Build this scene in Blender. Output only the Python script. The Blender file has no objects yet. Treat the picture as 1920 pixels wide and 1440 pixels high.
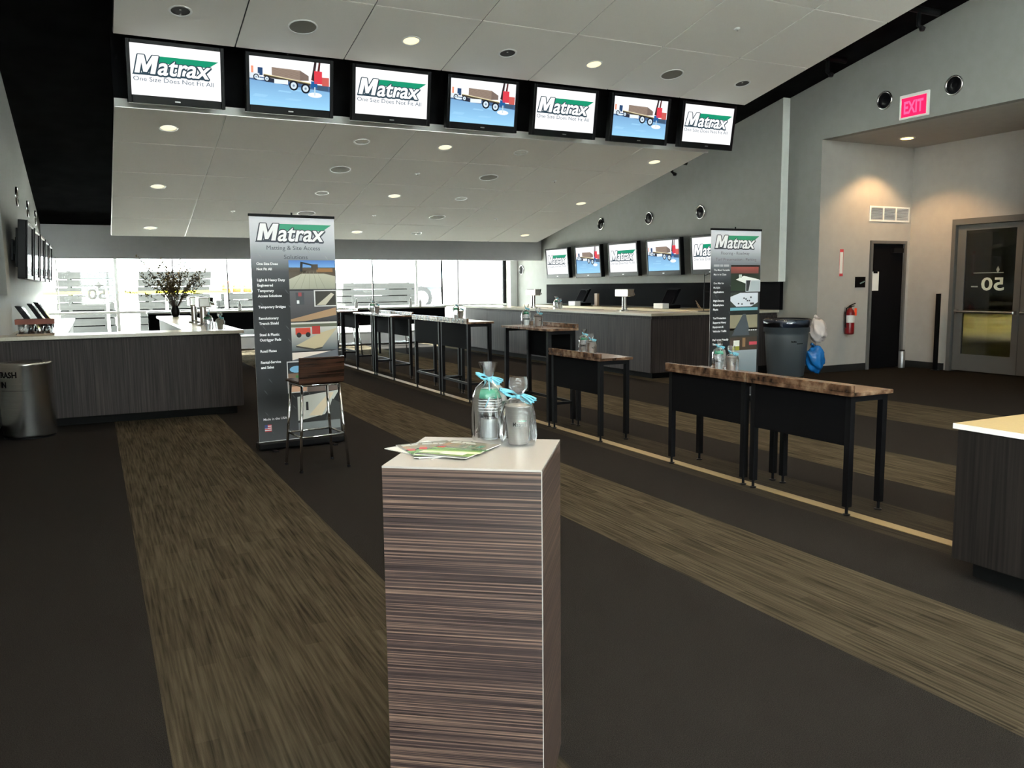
import bpy, bmesh, math, random
from mathutils import Vector, Matrix
random.seed(7)
PI = math.pi
sc = bpy.context.scene
COL = sc.collection

# ------------------------------------------------------------------ camera
YAW, PITCH, ROLL, CAMH, FPX = math.radians(26.66), math.radians(6.78), math.radians(-0.60), 1.58, 1553.0
d = Vector((math.sin(YAW) * math.cos(PITCH), math.cos(YAW) * math.cos(PITCH), -math.sin(PITCH)))
r0 = Vector((math.cos(YAW), -math.sin(YAW), 0)); u0 = r0.cross(d)
r = r0 * math.cos(ROLL) + u0 * math.sin(ROLL); u = -r0 * math.sin(ROLL) + u0 * math.cos(ROLL)
cd = bpy.data.cameras.new('camera'); cam = bpy.data.objects.new('camera', cd); COL.objects.link(cam)
cam.matrix_world = Matrix(((r.x, u.x, -d.x, 0), (r.y, u.y, -d.y, 0), (r.z, u.z, -d.z, CAMH), (0, 0, 0, 1)))
cd.sensor_fit = 'HORIZONTAL'; cd.sensor_width = 36; cd.lens = FPX / 1920 * 36; cd.clip_start = .05; cd.clip_end = 400
sc.camera = cam

# ------------------------------------------------------------------ world, sun, exposure
w = bpy.data.worlds.new('world'); sc.world = w; w.use_nodes = True
bg = w.node_tree.nodes['Background']; bg.inputs[0].default_value = (.92, .97, 1, 1); bg.inputs[1].default_value = 9.0
sl = bpy.data.lights.new('sun', 'SUN'); sl.energy = 60; sl.angle = .01; sl.color = (1, .96, .88)
so = bpy.data.objects.new('sun', sl); COL.objects.link(so)
so.rotation_euler = Vector((.25, -.62, -.78)).to_track_quat('-Z', 'Y').to_euler()
sc.view_settings.view_transform = 'Standard'; sc.view_settings.look = 'None'
sc.view_settings.gamma = 1; sc.view_settings.use_curve_mapping = False; sc.view_settings.exposure = 1.4
sc.cycles.use_denoising = True
sc.cycles.max_bounces = 8; sc.cycles.diffuse_bounces = 5; sc.cycles.transparent_max_bounces = 24
sc.cycles.sample_clamp_indirect = 6

# ------------------------------------------------------------------ materials
def lin(c):
    return tuple(((v / 255) / 12.92 if v / 255 <= .04045 else ((v / 255 + .055) / 1.055) ** 2.4) for v in c)

def principled(name, col, rough=.5, metal=0, spec=.5, **kw):
    m = bpy.data.materials.new(name); m.use_nodes = True
    b = m.node_tree.nodes['Principled BSDF']
    b.inputs['Base Color'].default_value = (*col, 1); b.inputs['Roughness'].default_value = rough
    b.inputs['Metallic'].default_value = metal; b.inputs['Specular IOR Level'].default_value = spec
    for k, v in kw.items(): b.inputs[k.replace('_', ' ')].default_value = v
    return m

class NT:
    def __init__(s, m): s.t = m.node_tree; s.b = s.t.nodes.get('Principled BSDF')
    def n(s, typ, **kw):
        nd = s.t.nodes.new(typ)
        for k, v in kw.items():
            if k.startswith('i_'): nd.inputs[int(k[2:])].default_value = v
            else: setattr(nd, k, v)
        return nd
    def l(s, a, b): s.t.links.new(a, b)

def mapped(nt, scale, coord='Object', rot=(0, 0, 0)):
    tc = nt.n('ShaderNodeTexCoord'); mp = nt.n('ShaderNodeMapping')
    mp.inputs['Scale'].default_value = scale; mp.inputs['Rotation'].default_value = rot
    nt.l(tc.outputs[coord], mp.inputs[0]); return mp.outputs[0]

def noise_mat(name, c1, c2, scale, rough=.5, detail=6, coord='Object', lo=.3, hi=.7, bump=0, mid=None, metal=0, spec=.5, nscale=1.0, rrange=None):
    m = principled(name, c1, rough, metal, spec); nt = NT(m)
    v = mapped(nt, scale, coord)
    nz = nt.n('ShaderNodeTexNoise'); nz.inputs['Scale'].default_value = nscale; nz.inputs['Detail'].default_value = detail
    nt.l(v, nz.inputs['Vector'])
    rp = nt.n('ShaderNodeValToRGB'); e = rp.color_ramp.elements
    e[0].position = lo; e[0].color = (*c1, 1); e[1].position = hi; e[1].color = (*c2, 1)
    if mid:
        x = e.new(mid[0]); x.color = (*mid[1], 1)
    nt.l(nz.outputs['Fac'], rp.inputs[0]); nt.l(rp.outputs[0], nt.b.inputs['Base Color'])
    if bump:
        bp = nt.n('ShaderNodeBump'); bp.inputs['Strength'].default_value = bump; bp.inputs['Distance'].default_value = .004
        nt.l(nz.outputs['Fac'], bp.inputs['Height']); nt.l(bp.outputs[0], nt.b.inputs['Normal'])
    return m

def emit(name, col, s):
    m = bpy.data.materials.new(name); m.use_nodes = True; nt = m.node_tree; nt.nodes.clear()
    e = nt.nodes.new('ShaderNodeEmission'); o = nt.nodes.new('ShaderNodeOutputMaterial')
    e.inputs[0].default_value = (*col, 1); e.inputs[1].default_value = s; nt.links.new(e.outputs[0], o.inputs[0]); return m

def clear(name, tint, amount, rough=.05, glossy=.5, haze=0):
    """thin clear sheet: mostly see-through with a glossy skin"""
    m = bpy.data.materials.new(name); m.use_nodes = True; nt = m.node_tree; nt.nodes.clear()
    tr = nt.nodes.new('ShaderNodeBsdfTransparent'); tr.inputs[0].default_value = (*tint, 1)
    gl = nt.nodes.new('ShaderNodeBsdfGlossy'); gl.inputs['Roughness'].default_value = rough
    lw = nt.nodes.new('ShaderNodeLayerWeight'); lw.inputs[0].default_value = glossy
    mp = nt.nodes.new('ShaderNodeMath'); mp.operation = 'MULTIPLY'; mp.inputs[1].default_value = amount
    mx = nt.nodes.new('ShaderNodeMixShader'); o = nt.nodes.new('ShaderNodeOutputMaterial')
    nt.links.new(lw.outputs['Fresnel'], mp.inputs[0]); nt.links.new(mp.outputs[0], mx.inputs[0])
    base = tr
    if haze:
        df = nt.nodes.new('ShaderNodeBsdfTranslucent'); df.inputs[0].default_value = (.8, .8, .85, 1); d2_ = nt.nodes.new('ShaderNodeBsdfDiffuse'); d2_.inputs[0].default_value = (.8, .8, .85, 1)
        ad = nt.nodes.new('ShaderNodeMixShader'); nt.links.new(df.outputs[0], ad.inputs[1]); nt.links.new(d2_.outputs[0], ad.inputs[2])
        base = nt.nodes.new('ShaderNodeMixShader'); base.inputs[0].default_value = haze; nt.links.new(tr.outputs[0], base.inputs[1]); nt.links.new(ad.outputs[0], base.inputs[2])
    nt.links.new(base.outputs[0], mx.inputs[1]); nt.links.new(gl.outputs[0], mx.inputs[2]); nt.links.new(mx.outputs[0], o.inputs[0])
    return m

def print_mat(name, emission=0, rough=.5):
    m = principled(name, (1, 1, 1), rough); nt = NT(m)
    a = nt.n('ShaderNodeAttribute', attribute_name='ink')
    if emission:
        nt.l(a.outputs['Color'], nt.b.inputs['Emission Color']); nt.b.inputs['Emission Strength'].default_value = emission
        nt.b.inputs['Base Color'].default_value = (.01, .01, .01, 1)
    else:
        nt.l(a.outputs['Color'], nt.b.inputs['Base Color'])
    return m

def carpet_mat():
    m = principled('carpet', (.05, .05, .05), .95, 0, .0); nt = NT(m)
    ge = nt.n('ShaderNodeNewGeometry'); sp = nt.n('ShaderNodeSeparateXYZ'); nt.l(ge.outputs['Position'], sp.inputs[0])
    ma = nt.n('ShaderNodeMath', operation='MULTIPLY_ADD'); ma.inputs[1].default_value = 1 / 20; ma.inputs[2].default_value = .2
    nt.l(sp.outputs['X'], ma.inputs[0])
    rp = nt.n('ShaderNodeValToRGB'); cr = rp.color_ramp; cr.interpolation = 'CONSTANT'
    D, L, B = (0, 0, 0, 1), (1, 1, 1, 1), (.45, .45, .45, 1)
    stops = [(-4, D), (.10, L), (1.30, D), (2.72, L), (3.63, D), (4.29, B), (4.95, D), (5.55, L), (6.52, D), (8.1, L), (9.38, D)]
    el = cr.elements
    while len(el) > 1: el.remove(el[0])
    el[0].position = 0; el[0].color = D
    for x, c in stops[1:]:
        e = el.new((x + 4) / 20); e.color = c
    nt.l(ma.outputs[0], rp.inputs[0])
    def streak(sx, sy, det):
        mp = nt.n('ShaderNodeMapping'); mp.inputs['Scale'].default_value = (sx, sy, 1)
        nt.l(ge.outputs['Position'], mp.inputs[0])
        nz = nt.n('ShaderNodeTexNoise'); nz.inputs['Scale'].default_value = 1; nz.inputs['Detail'].default_value = det
        nt.l(mp.outputs[0], nz.inputs['Vector']); return nz.outputs['Fac']
    s1 = streak(70, 2.2, 3)
    mpb = nt.n('ShaderNodeMapping'); mpb.inputs['Rotation'].default_value = (0, 0, PI / 2); nt.l(ge.outputs['Position'], mpb.inputs[0])
    br = nt.n('ShaderNodeTexBrick'); br.inputs['Scale'].default_value = 1; br.inputs['Brick Width'].default_value = .42
    br.inputs['Row Height'].default_value = .075; br.inputs['Mortar Size'].default_value = .0
    br.inputs['Color1'].default_value = (.25, .25, .25, 1); br.inputs['Color2'].default_value = (.75, .75, .75, 1)
    nt.l(mpb.outputs[0], br.inputs['Vector'])
    mixb = nt.n('ShaderNodeMix', data_type='FLOAT'); mixb.inputs[0].default_value = .22
    nt.l(s1, mixb.inputs[2]); nt.l(br.outputs['Color'], mixb.inputs[3])
    lr = nt.n('ShaderNodeValToRGB'); q = lr.color_ramp.elements
    q[0].position = .3; q[0].color = (*lin((37, 33, 29)), 1); q[1].position = .72; q[1].color = (*lin((77, 71, 60)), 1)
    nt.l(mixb.outputs[0], lr.inputs[0])
    fz = streak(260, 260, 2)
    dr = nt.n('ShaderNodeValToRGB'); q = dr.color_ramp.elements
    q[0].position = .35; q[0].color = (*lin((25, 24, 24)), 1); q[1].position = .7; q[1].color = (*lin((47, 45, 44)), 1)
    nt.l(fz, dr.inputs[0])
    mx = nt.n('ShaderNodeMix', data_type='RGBA'); nt.l(rp.outputs[0], mx.inputs[0]); nt.l(dr.outputs[0], mx.inputs[6]); nt.l(lr.outputs[0], mx.inputs[7])
    nt.l(mx.outputs[2], nt.b.inputs['Base Color'])
    bp = nt.n('ShaderNodeBump'); bp.inputs['Strength'].default_value = .5; bp.inputs['Distance'].default_value = .004
    nt.l(fz, bp.inputs['Height']); nt.l(bp.outputs[0], nt.b.inputs['Normal'])
    return m

M = {}
M['carpet'] = carpet_mat()
M['wall'] = noise_mat('wall_paint', lin((129, 129, 125)), lin((133, 133, 130)), (6, 6, 6), .75)
M['wall_white'] = noise_mat('wall_white', lin((214, 216, 212)), lin((219, 221, 217)), (6, 6, 6), .7)
M['wall_grey'] = noise_mat('wall_grey', lin((214, 214, 217)), lin((219, 219, 222)), (6, 6, 6), .7)
M['wall_warm'] = noise_mat('wall_warm', lin((164, 159, 153)), lin((169, 164, 158)), (6, 6, 6), .75)
M['roof'] = noise_mat('black_paint', (.006, .006, .007), (.012, .012, .013), (3, 3, 3), .9, spec=.0)
M['black'] = principled('black_metal', (.004, .004, .005), .5, 0, .12)
M['blackmatte'] = principled('black_matte', (.004, .004, .005), .8, 0, .05)
M['plastic'] = principled('black_plastic', (.003, .003, .004), .45, 0, .15)
M['screen_off'] = principled('screen_off', (.006, .006, .008), .06, 0, .8)
M['panel'] = noise_mat('ceiling_panel', lin((234, 231, 224)), lin((240, 237, 230)), (140, 140, 140), .9, detail=2, bump=.15)
M['joint_dark'] = principled('joint_dark', (.05, .05, .05), .7)
M['joint_glint'] = principled('joint_glint', (.85, .85, .8), .3, .3)  # window glint on the lower ceiling's seams, put into the joint colour
M['lamp_on'] = emit('lamp_on', (1, .84, .48), .62)
M['chrome'] = principled('chrome', (.75, .75, .75), .08, 1)
M['white_metal'] = principled('white_metal', (.8, .8, .78), .35)
M['grille'] = noise_mat('speaker_grille', lin((115, 112, 101)), lin((135, 132, 121)), (400, 400, 400), .7, detail=1)
M['steel'] = noise_mat('brushed_steel', (.5, .49, .47), (.62, .61, .6), (3, 3, 160), .26, metal=1, detail=3)
M['cupsteel'] = noise_mat('cup_steel', (.58, .56, .52), (.66, .64, .6), (3, 3, 160), .3, metal=.9, detail=3)
M['barwood_shaded'] = noise_mat('shaded_laminate', lin((14, 12, 12)), lin((38, 33, 31)), (60, 60, 1.2), .6, detail=5, spec=.2)  # bar laminate again, with the near counter's shade put into the colour
M['barwood'] = noise_mat('bar_laminate', lin((37, 35, 34)), lin((71, 63, 61)), (60, 60, 1.2), .62, spec=.2, detail=5, mid=(.5, lin((54, 48, 48))))
M['toe'] = principled('toe_kick', (.005, .005, .005), .7, 0, .1)
M['worktop'] = noise_mat('cream_worktop', lin((172, 165, 147)), lin((183, 176, 160)), (60, 60, 60), .25)
M['worktop_tan'] = noise_mat('tan_worktop', lin((169, 151, 110)), lin((176, 160, 120)), (60, 60, 60), .35)
M['white_edge'] = principled('white_edge', (.75, .75, .75), .4)
M['granite'] = noise_mat('brown_granite', lin((36, 25, 19)), lin((140, 119, 98)), (11, 11, 11), .25, detail=9, lo=.30, hi=.72, mid=(.5, lin((91, 67, 51))))
M['zebra'] = noise_mat('zebrano', lin((24, 17, 18)), lin((138, 112, 96)), (.7, .7, 210), .4, detail=8, lo=.32, hi=.70, mid=(.5, lin((60, 47, 46))))
M['zebra_top'] = principled('pale_laminate', lin((170, 164, 161)), .22)
M['darkwood'] = noise_mat('dark_zebrano', lin((15, 7, 5)), lin((68, 44, 33)), (2, 2, 50), .25, detail=5)
M['tan_strip'] = principled('tan_strip', lin((125, 109, 77)), .6)
M['concourse'] = noise_mat('concourse_floor', lin((150, 140, 84)), lin((172, 162, 104)), (.4, .4, .4), .6)
M['green'] = principled('green_plastic', lin((30, 120, 92)), .25)
M['ribbon'] = principled('ribbon', lin((98, 164, 184)), .6)
M['cello'] = clear('cellophane', (.95, .96, .97), .9, .06, .30, .07)
M['clearplastic'] = clear('clear_plastic', (.93, .95, .96), .8, .1, .5)
M['glass'] = clear('window_glass', (.93, .97, .95), .6, .02, .3)
M['doorglass'] = clear('door_glass', (.62, .63, .6), .8, .02, .35)
M['alu'] = principled('aluminium', (.42, .42, .42), .4, .8)
M['doorpaint'] = principled('grey_door_paint', lin((94, 93, 91)), .5)
M['binplastic'] = principled('grey_bin_plastic', lin((64, 70, 75)), .5)
M['bluebag'] = principled('blue_bag', lin((21, 101, 172)), .25)
M['whitebag'] = principled('white_bag', lin((189, 179, 176)), .35)
M['red'] = principled('red_paint', lin((119, 12, 17)), .3)
M['orange'] = principled('orange_tag', lin((255, 84, 40)), .6)
M['paper'] = principled('paper', lin((225, 222, 216)), .6)
M['signred'] = principled('sign_red', lin((196, 60, 66)), .5)
M['decal'] = principled('white_decal', (.75, .78, .74), .6)
M['exit'] = emit('exit_red', (1, .01, .06), 1.0)
M['exit_letter'] = emit('exit_letter', (1, .05, .13), 1.2)
M['print'] = print_mat('printed_vinyl', 0, .45)
M['screen'] = print_mat('lit_screen', .46, .7); M['screen'].node_tree.nodes['Principled BSDF'].inputs['Specular IOR Level'].default_value = .02
M['gloss_print'] = print_mat('glossy_print', 0, .2)
M['base_dark'] = principled('baseboard_black', (.012, .012, .012), .5)
M['leaf'] = noise_mat('dry_leaf', lin((52, 46, 22)), lin((104, 92, 48)), (30, 30, 30), .7)
M['twig'] = principled('twig', lin((66, 46, 28)), .8)
M['brick_red'] = principled('terracotta_box', lin((127, 69, 55)), .6)
M['concrete'] = noise_mat('pale_concrete', (.58, .58, .56), (.68, .68, .66), (1, 1, 1), .9)
M['mat'] = noise_mat('timber_mat', (.006, .006, .006), (.014, .014, .013), (1, 1, 30), .9)
M['yellow'] = principled('yellow_paint', (.30, .26, .002), .6)
M['truckwhite'] = principled('truck_white', (.75, .77, .8), .3)
M['trucksteel'] = principled('truck_steel', (.12, .14, .16), .5)
M['tyre'] = principled('tyre', (.02, .02, .022), .8)
M['barrel'] = principled('barrel_orange', (.8, .2, .05), .5)
M['wood_block'] = principled('pale_wood', lin((150, 127, 103)), .6)
M['taptop'] = principled('tap_steel', (.7, .69, .66), .18, 1)

# ------------------------------------------------------------------ geometry helpers
def box(bm, x0, x1, y0, y1, z0, z1):
    vs = [bm.verts.new(p) for p in ((x0, y0, z0), (x1, y0, z0), (x1, y1, z0), (x0, y1, z0), (x0, y0, z1), (x1, y0, z1), (x1, y1, z1), (x0, y1, z1))]
    for f in ((0, 3, 2, 1), (4, 5, 6, 7), (0, 1, 5, 4), (1, 2, 6, 5), (2, 3, 7, 6), (3, 0, 4, 7)): bm.faces.new([vs[i] for i in f])
    return bm

def tube(bm, pts, rad, seg=10, cap=True):
    pts = [Vector(p) for p in pts]; rings = []
    if not isinstance(rad, (list, tuple)): rad = [rad] * len(pts)
    prev = None
    for i, p in enumerate(pts):
        t = (pts[min(i + 1, len(pts) - 1)] - pts[max(i - 1, 0)]).normalized()
        a = prev if prev else (Vector((0, 0, 1)) if abs(t.z) < .9 else Vector((1, 0, 0)))
        x = t.cross(a).normalized(); y = x.cross(t).normalized(); prev = y
        rings.append([bm.verts.new(p + (x * math.cos(2 * PI * k / seg) + y * math.sin(2 * PI * k / seg)) * rad[i]) for k in range(seg)])
    for a, b in zip(rings, rings[1:]):
        for k in range(seg): bm.faces.new((a[k], a[(k + 1) % seg], b[(k + 1) % seg], b[k]))
    if cap:
        for R_ in (rings[0], rings[-1]):
            try: bm.faces.new(R_)
            except ValueError: pass
    return bm

def lathe(bm, prof, seg=24, c=(0, 0, 0), wob=None):
    rings = []
    for i, (rr, z) in enumerate(prof):
        ring = []
        for k in range(seg):
            a = 2 * PI * k / seg; q = rr * (wob(i, k, a) if wob else 1)
            ring.append(bm.verts.new((c[0] + q * math.cos(a), c[1] + q * math.sin(a), c[2] + z)))
        rings.append(ring)
    for a, b in zip(rings, rings[1:]):
        for k in range(seg): bm.faces.new((a[k], a[(k + 1) % seg], b[(k + 1) % seg], b[k]))
    return rings

def capped(bm, prof, seg=24, c=(0, 0, 0)):
    rg = lathe(bm, prof, seg, c)
    bm.faces.new(rg[0][::-1]); bm.faces.new(rg[-1]); return bm

def obj(name, bm, mat, parent=None, smooth=False, bevel=0, loc=None, rot=None):
    bmesh.ops.recalc_face_normals(bm, faces=bm.faces)
    me = bpy.data.meshes.new(name); bm.to_mesh(me); bm.free()
    me.materials.append(M[mat] if isinstance(mat, str) else mat)
    if smooth: me.polygons.foreach_set('use_smooth', [True] * len(me.polygons))
    o = bpy.data.objects.new(name, me); COL.objects.link(o)
    if parent: o.parent = parent
    if loc: o.location = loc
    if rot: o.rotation_euler = rot
    if bevel:
        b = o.modifiers.new('bevel', 'BEVEL'); b.width = bevel; b.segments = 2; b.limit_method = 'ANGLE'
    if smooth and not bevel:
        pass
    return o

def B(*a): return box(bmesh.new(), *a)

def tag(o, label, cat, group=None):
    o['label'] = label; o['category'] = cat
    if group: o['group'] = group
    return o

def thing(name, label, cat, loc=(0, 0, 0), rotz=0, group=None, rot=None):
    o = bpy.data.objects.new(name, None); COL.objects.link(o); o.empty_display_size = .1
    o.location = loc; o.rotation_euler = rot or (0, 0, rotz)
    return tag(o, label, cat, group)

def struct(name, bm, mat, parent=None, **kw):
    o = obj(name, bm, mat, parent, **kw)
    if not parent: o['kind'] = 'structure'
    return o

def copy_tree(o, parent=None):
    c = o.copy(); COL.objects.link(c)
    if parent: c.parent = parent
    for ch in [x for x in bpy.data.objects if x.parent == o]: copy_tree(ch, c)
    return c

def dup(o, loc, rotz=None, label=None, group=None):
    c = copy_tree(o); c.location = loc
    if rotz is not None: c.rotation_euler = (0, 0, rotz)
    if label: c['label'] = label
    if group: c['group'] = group
    return c

_tc = {}
def text_mesh(s, offset=0.0, spacing=1.0):
    key = (s, offset, spacing)
    if key not in _tc:
        cu = bpy.data.curves.new('t', 'FONT'); cu.body = s; cu.size = 1; cu.offset = offset; cu.align_x = 'LEFT'
        cu.space_character = spacing; cu.resolution_u = 3; cu.space_line = 1.05
        t = bpy.data.objects.new('t', cu); COL.objects.link(t)
        me = bpy.data.meshes.new_from_object(t)
        _tc[key] = ([tuple(v.co[:2]) for v in me.vertices], [tuple(p.vertices) for p in me.polygons])
        bpy.data.objects.remove(t); bpy.data.curves.remove(cu); bpy.data.meshes.remove(me)
    return _tc[key]

class Print:
    """flat print: coloured faces in the local XZ plane, seen from -Y, each layer a hair in front of the last"""
    def __init__(s, step=.0006): s.v = []; s.f = []; s.c = []; s.step = step
    def poly(s, pts, col, layer=0, cols=None):
        n = len(s.v); s.v += [(x, -layer * s.step, y) for x, y in pts]; s.f.append(tuple(range(n, n + len(pts))))
        s.c.append([lin(c) for c in cols] if cols else [lin(col)] * len(pts))
    def rect(s, x0, x1, y0, y1, col, layer=0, col_top=None):
        s.poly([(x0, y0), (x1, y0), (x1, y1), (x0, y1)], col, layer, [col, col, col_top, col_top] if col_top else None)
    def disc(s, x, y, rx, ry, col, layer=0, seg=16):
        s.poly([(x + rx * math.cos(2 * PI * k / seg), y + ry * math.sin(2 * PI * k / seg)) for k in range(seg)], col, layer)
    def text(s, t, x, y, size, col, layer=1, width=None, align='L', shear=0, offset=0, ref=None):
        vs, fs = text_mesh(t, offset)
        rv = text_mesh(t, ref)[0] if ref is not None else vs
        xs = [p[0] for p in rv]; x0, x1 = min(xs), max(xs)
        sx = (width / (x1 - x0)) if width else size
        sy = size
        off = {'L': 0, 'C': -.5, 'R': -1}[align] * (x1 - x0) * sx
        n = len(s.v)
        s.v += [(x + off + (px - x0) * sx + shear * py * sy, -layer * s.step, y + py * sy) for px, py in vs]
        for f in fs: s.f.append(tuple(i + n for i in f)); s.c.append([lin(col)] * len(f))
    def logo(s, x, y, w, layer=1, white=(250, 250, 250), dark=(46, 66, 78), green=(20, 142, 106)):
        """the slanted word mark: x,y lower left of the letters, w the letters' width"""
        h = w * .245
        s.poly([(x + .20 * w, y + h * .62), (x + .99 * w, y + h * .62), (x + 1.13 * w, y + h * 1.0), (x + .30 * w, y + h * 1.0)], green, layer)
        cap = h * 1.0; mw = .27 * w; sh = .22
        legs = [[(0, 0), (.24, 0), (.24, .60), (.41, .08), (.59, .08), (.76, .60), (.76, 0), (1, 0), (1, 1), (.70, 1), (.5, .45), (.30, 1), (0, 1)]]
        def word(dx, dy, col, ly):
            for q in legs: s.poly([(x + dx + a * mw + sh * b * cap, y + dy + b * cap) for a, b in q], col, ly)
            s.text('atrax', x + dx + .295 * w, y + dy, h * 1.36, col, ly, .70 * w, shear=sh, offset=.02)
        for k in range(10): word(.019 * w * math.cos(k * PI / 5), .019 * w * math.sin(k * PI / 5) - .006 * w, dark, layer + 1 + .06 * k)
        s.poly([(x - .03 * w, y - h * .09), (x + 1.0 * w, y - h * .09), (x + .97 * w, y + h * .03), (x - .01 * w, y + h * .03)], dark, layer + 1)
        word(0, 0, white, layer + 2)
    def mesh(s, name):
        me = bpy.data.meshes.new(name); me.from_pydata(s.v, [], s.f)
        a = me.color_attributes.new('ink', 'FLOAT_COLOR', 'CORNER')
        flat = [(*c, 1) for cs in s.c for c in cs]
        a.data.foreach_set('color', [x for c in flat for x in c]); return me
    def build(s, name, mat, parent=None, loc=(0, 0, 0), rot=None, mesh=None):
        me = mesh or s.mesh(name)
        if not me.materials: me.materials.append(M[mat])
        o = bpy.data.objects.new(name, me); COL.objects.link(o); o.parent = parent; o.location = loc
        if rot: o.rotation_euler = rot
        return o

# ------------------------------------------------------------------ room shell
XL, XR, YB, YF = -1.05, 11.2, -7.0, 22.2          # left wall, right wall, back wall, window wall
SL = .2                                             # pitch of roof and ceilings
RA = -math.atan(SL)
def roof_z(y): return 2.98 + SL * (20.4 - y)
XA = 13.5                                           # alcove back wall

struct('floor', B(XL - .2, XA + .2, YB, YF + .15, -.12, 0), 'carpet')
struct('trim_1', B(4.505, 4.60, -2, 18.4, 0, .003), 'tan_strip')          # inlaid strip

def sloped_wall(x0, x1, y0, y1, z0):
    bm = bmesh.new()
    P = [(x, y, z) for x in (x0, x1) for (y, z) in ((y0, z0), (y1, z0), (y1, roof_z(y1) + .1), (y0, roof_z(y0) + .1))]
    vs = [bm.verts.new(p) for p in P]
    for f in ((0, 1, 2, 3), (7, 6, 5, 4), (0, 4, 5, 1), (1, 5, 6, 2), (2, 6, 7, 3), (3, 7, 4, 0)): bm.faces.new([vs[i] for i in f])
    return bm
WL = -.7                                            # end of the added left wall glazing, behind the camera
struct('wall_left', sloped_wall(XL - .15, XL, WL, YF + .15, 0), 'wall')
struct('wall_left_rear', sloped_wall(XL - .15, XL, YB, WL, 6.6), 'wall')
struct('wall_left_sill', box(B(XL - .15, XL, YB, WL, 0, .4), XL - .15, XL, YB, -6.5, .4, 6.6), 'wall')
struct('wall_right', sloped_wall(XR, XR + .15, 10.5, YF + .15, 0), 'wall')
struct('wall_right_header', sloped_wall(XR, XR + .15, 6.72, 10.5, 3.98), 'wall')
struct('wall_right_near', sloped_wall(XR, XR + .15, YB, 6.72, 0), 'wall')
# black roof deck
bm = bmesh.new()
vs = [bm.verts.new(p) for p in ((XL - .2, YB - .2, roof_z(YB - .2)), (XR + .2, YB - .2, roof_z(YB - .2)), (XR + .2, YF + .3, roof_z(YF + .3)), (XL - .2, YF + .3, roof_z(YF + .3)))]
vt = [bm.verts.new(v.co + Vector((0, 0, .2))) for v in vs]
bm.faces.new(vs[::-1]); bm.faces.new(vt)
for i in range(4): bm.faces.new((vs[i], vs[(i + 1) % 4], vt[(i + 1) % 4], vt[i]))
struct('ceiling_roof', bm, 'roof')
# behind the camera, unseen: back wall, plus glazing added to light pedestal and ceiling
bm = bmesh.new(); box(bm, XL, -.6, YB - .15, YB, 0, 2.7); box(bm, 2.2, XR, YB - .15, YB, 0, 2.7); box(bm, XL, XR, YB - .15, YB, 2.7, 4.4)
box(bm, XL, -.8, YB - .15, YB, 4.4, 6.8); box(bm, 5.6, XR, YB - .15, YB, 4.4, 6.8); box(bm, XL, XR, YB - .15, YB, 6.8, roof_z(YB) + .1)
struct('wall_back', bm, 'wall')
w3 = struct('added_window_3', B(-.8, 5.6, YB - .1, YB - .04, 4.4, 4.46), 'alu')  # unseen clerestory, added to brighten the left of the upper ceiling
for x in (-.77, .8, 2.4, 4.0, 5.57): obj('mullion', B(x - .03, x + .03, YB - .1, YB - .04, 4.46, 6.8), 'alu', w3)
for a in (-.74, .83, 2.43, 4.03): obj('window_pane', B(a, a + 1.5, YB - .08, YB - .07, 4.46, 6.79), 'glass', w3)
d3 = struct('added_door_3', B(-.6, 2.2, YB - .1, YB - .04, 2.64, 2.7), 'alu')  # unseen glazed entrance, added for the bright strip reflected in the trash can
for x in (-.57, .8, 2.17): obj('mullion', B(x - .03, x + .03, YB - .1, YB - .04, 0, 2.64), 'alu', d3)
for a, b in ((-.54, .77), (.83, 2.14)): obj('door_pane', B(a, b, YB - .08, YB - .07, .01, 2.64), 'glass', d3)
wf = struct('added_window_2', B(XL - .1, XL - .05, -6.5, WL, .4, .46), 'alu')  # unseen glazing, added to light the pedestal front from behind left
my = [-6.47, -5.03, -3.58, -2.14, WL - .03]
for y in my: obj('mullion', B(XL - .1, XL - .04, y - .03, y + .03, .46, 6.6), 'alu', wf)
for a, b in zip(my, my[1:]): obj('window_pane', B(XL - .08, XL - .07, a + .03, b - .03, .46, 6.58), 'glass', wf)

# far wall: kerb, glazing, dropped header
struct('baseboard_front', B(XL, XR, YF - .05, YF + .15, 0, .30), 'wall_grey')
struct('wall_front', B(XL, XR, 20.4, 20.55, 2.26, roof_z(20.4)), 'wall_grey')
struct('wall_front_top', B(XL, XR, YF, YF + .15, 2.85, roof_z(YF) + .1), 'wall_grey')
w1 = struct('window_1', B(XL, XR, YF - .02, YF + .06, .30, .36), 'alu')
obj('transom', B(XL, XR, YF - .05, YF + .08, 1.0, 1.06), 'white_metal', w1)
obj('head_rail', B(XL, XR, YF - .02, YF + .06, 2.79, 2.85), 'alu', w1)
mx = [-.72, .53, 1.80, 3.09, 4.36, 5.63, 6.9, 8.17, 9.44, 10.93]
for i, x in enumerate(mx):
    t = .035 if i in (1, 7) else (.05 if i == len(mx) - 1 else .012)
    obj('mullion', B(x - t, x + t, YF - .02, YF + .06, .36, 2.79), 'white_metal' if i in (0, 1, 7) else 'black', w1)
for a, b in zip([XL + .02] + mx, mx + [XR - .02]):
    obj('window_pane', B(a + .02, b - .02, YF + .01, YF + .02, .36, 2.79), 'glass', w1)
struct('wall_front_end', B(10.98, XR, YF - .3, YF, .3, 2.85), 'wall_white')

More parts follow.
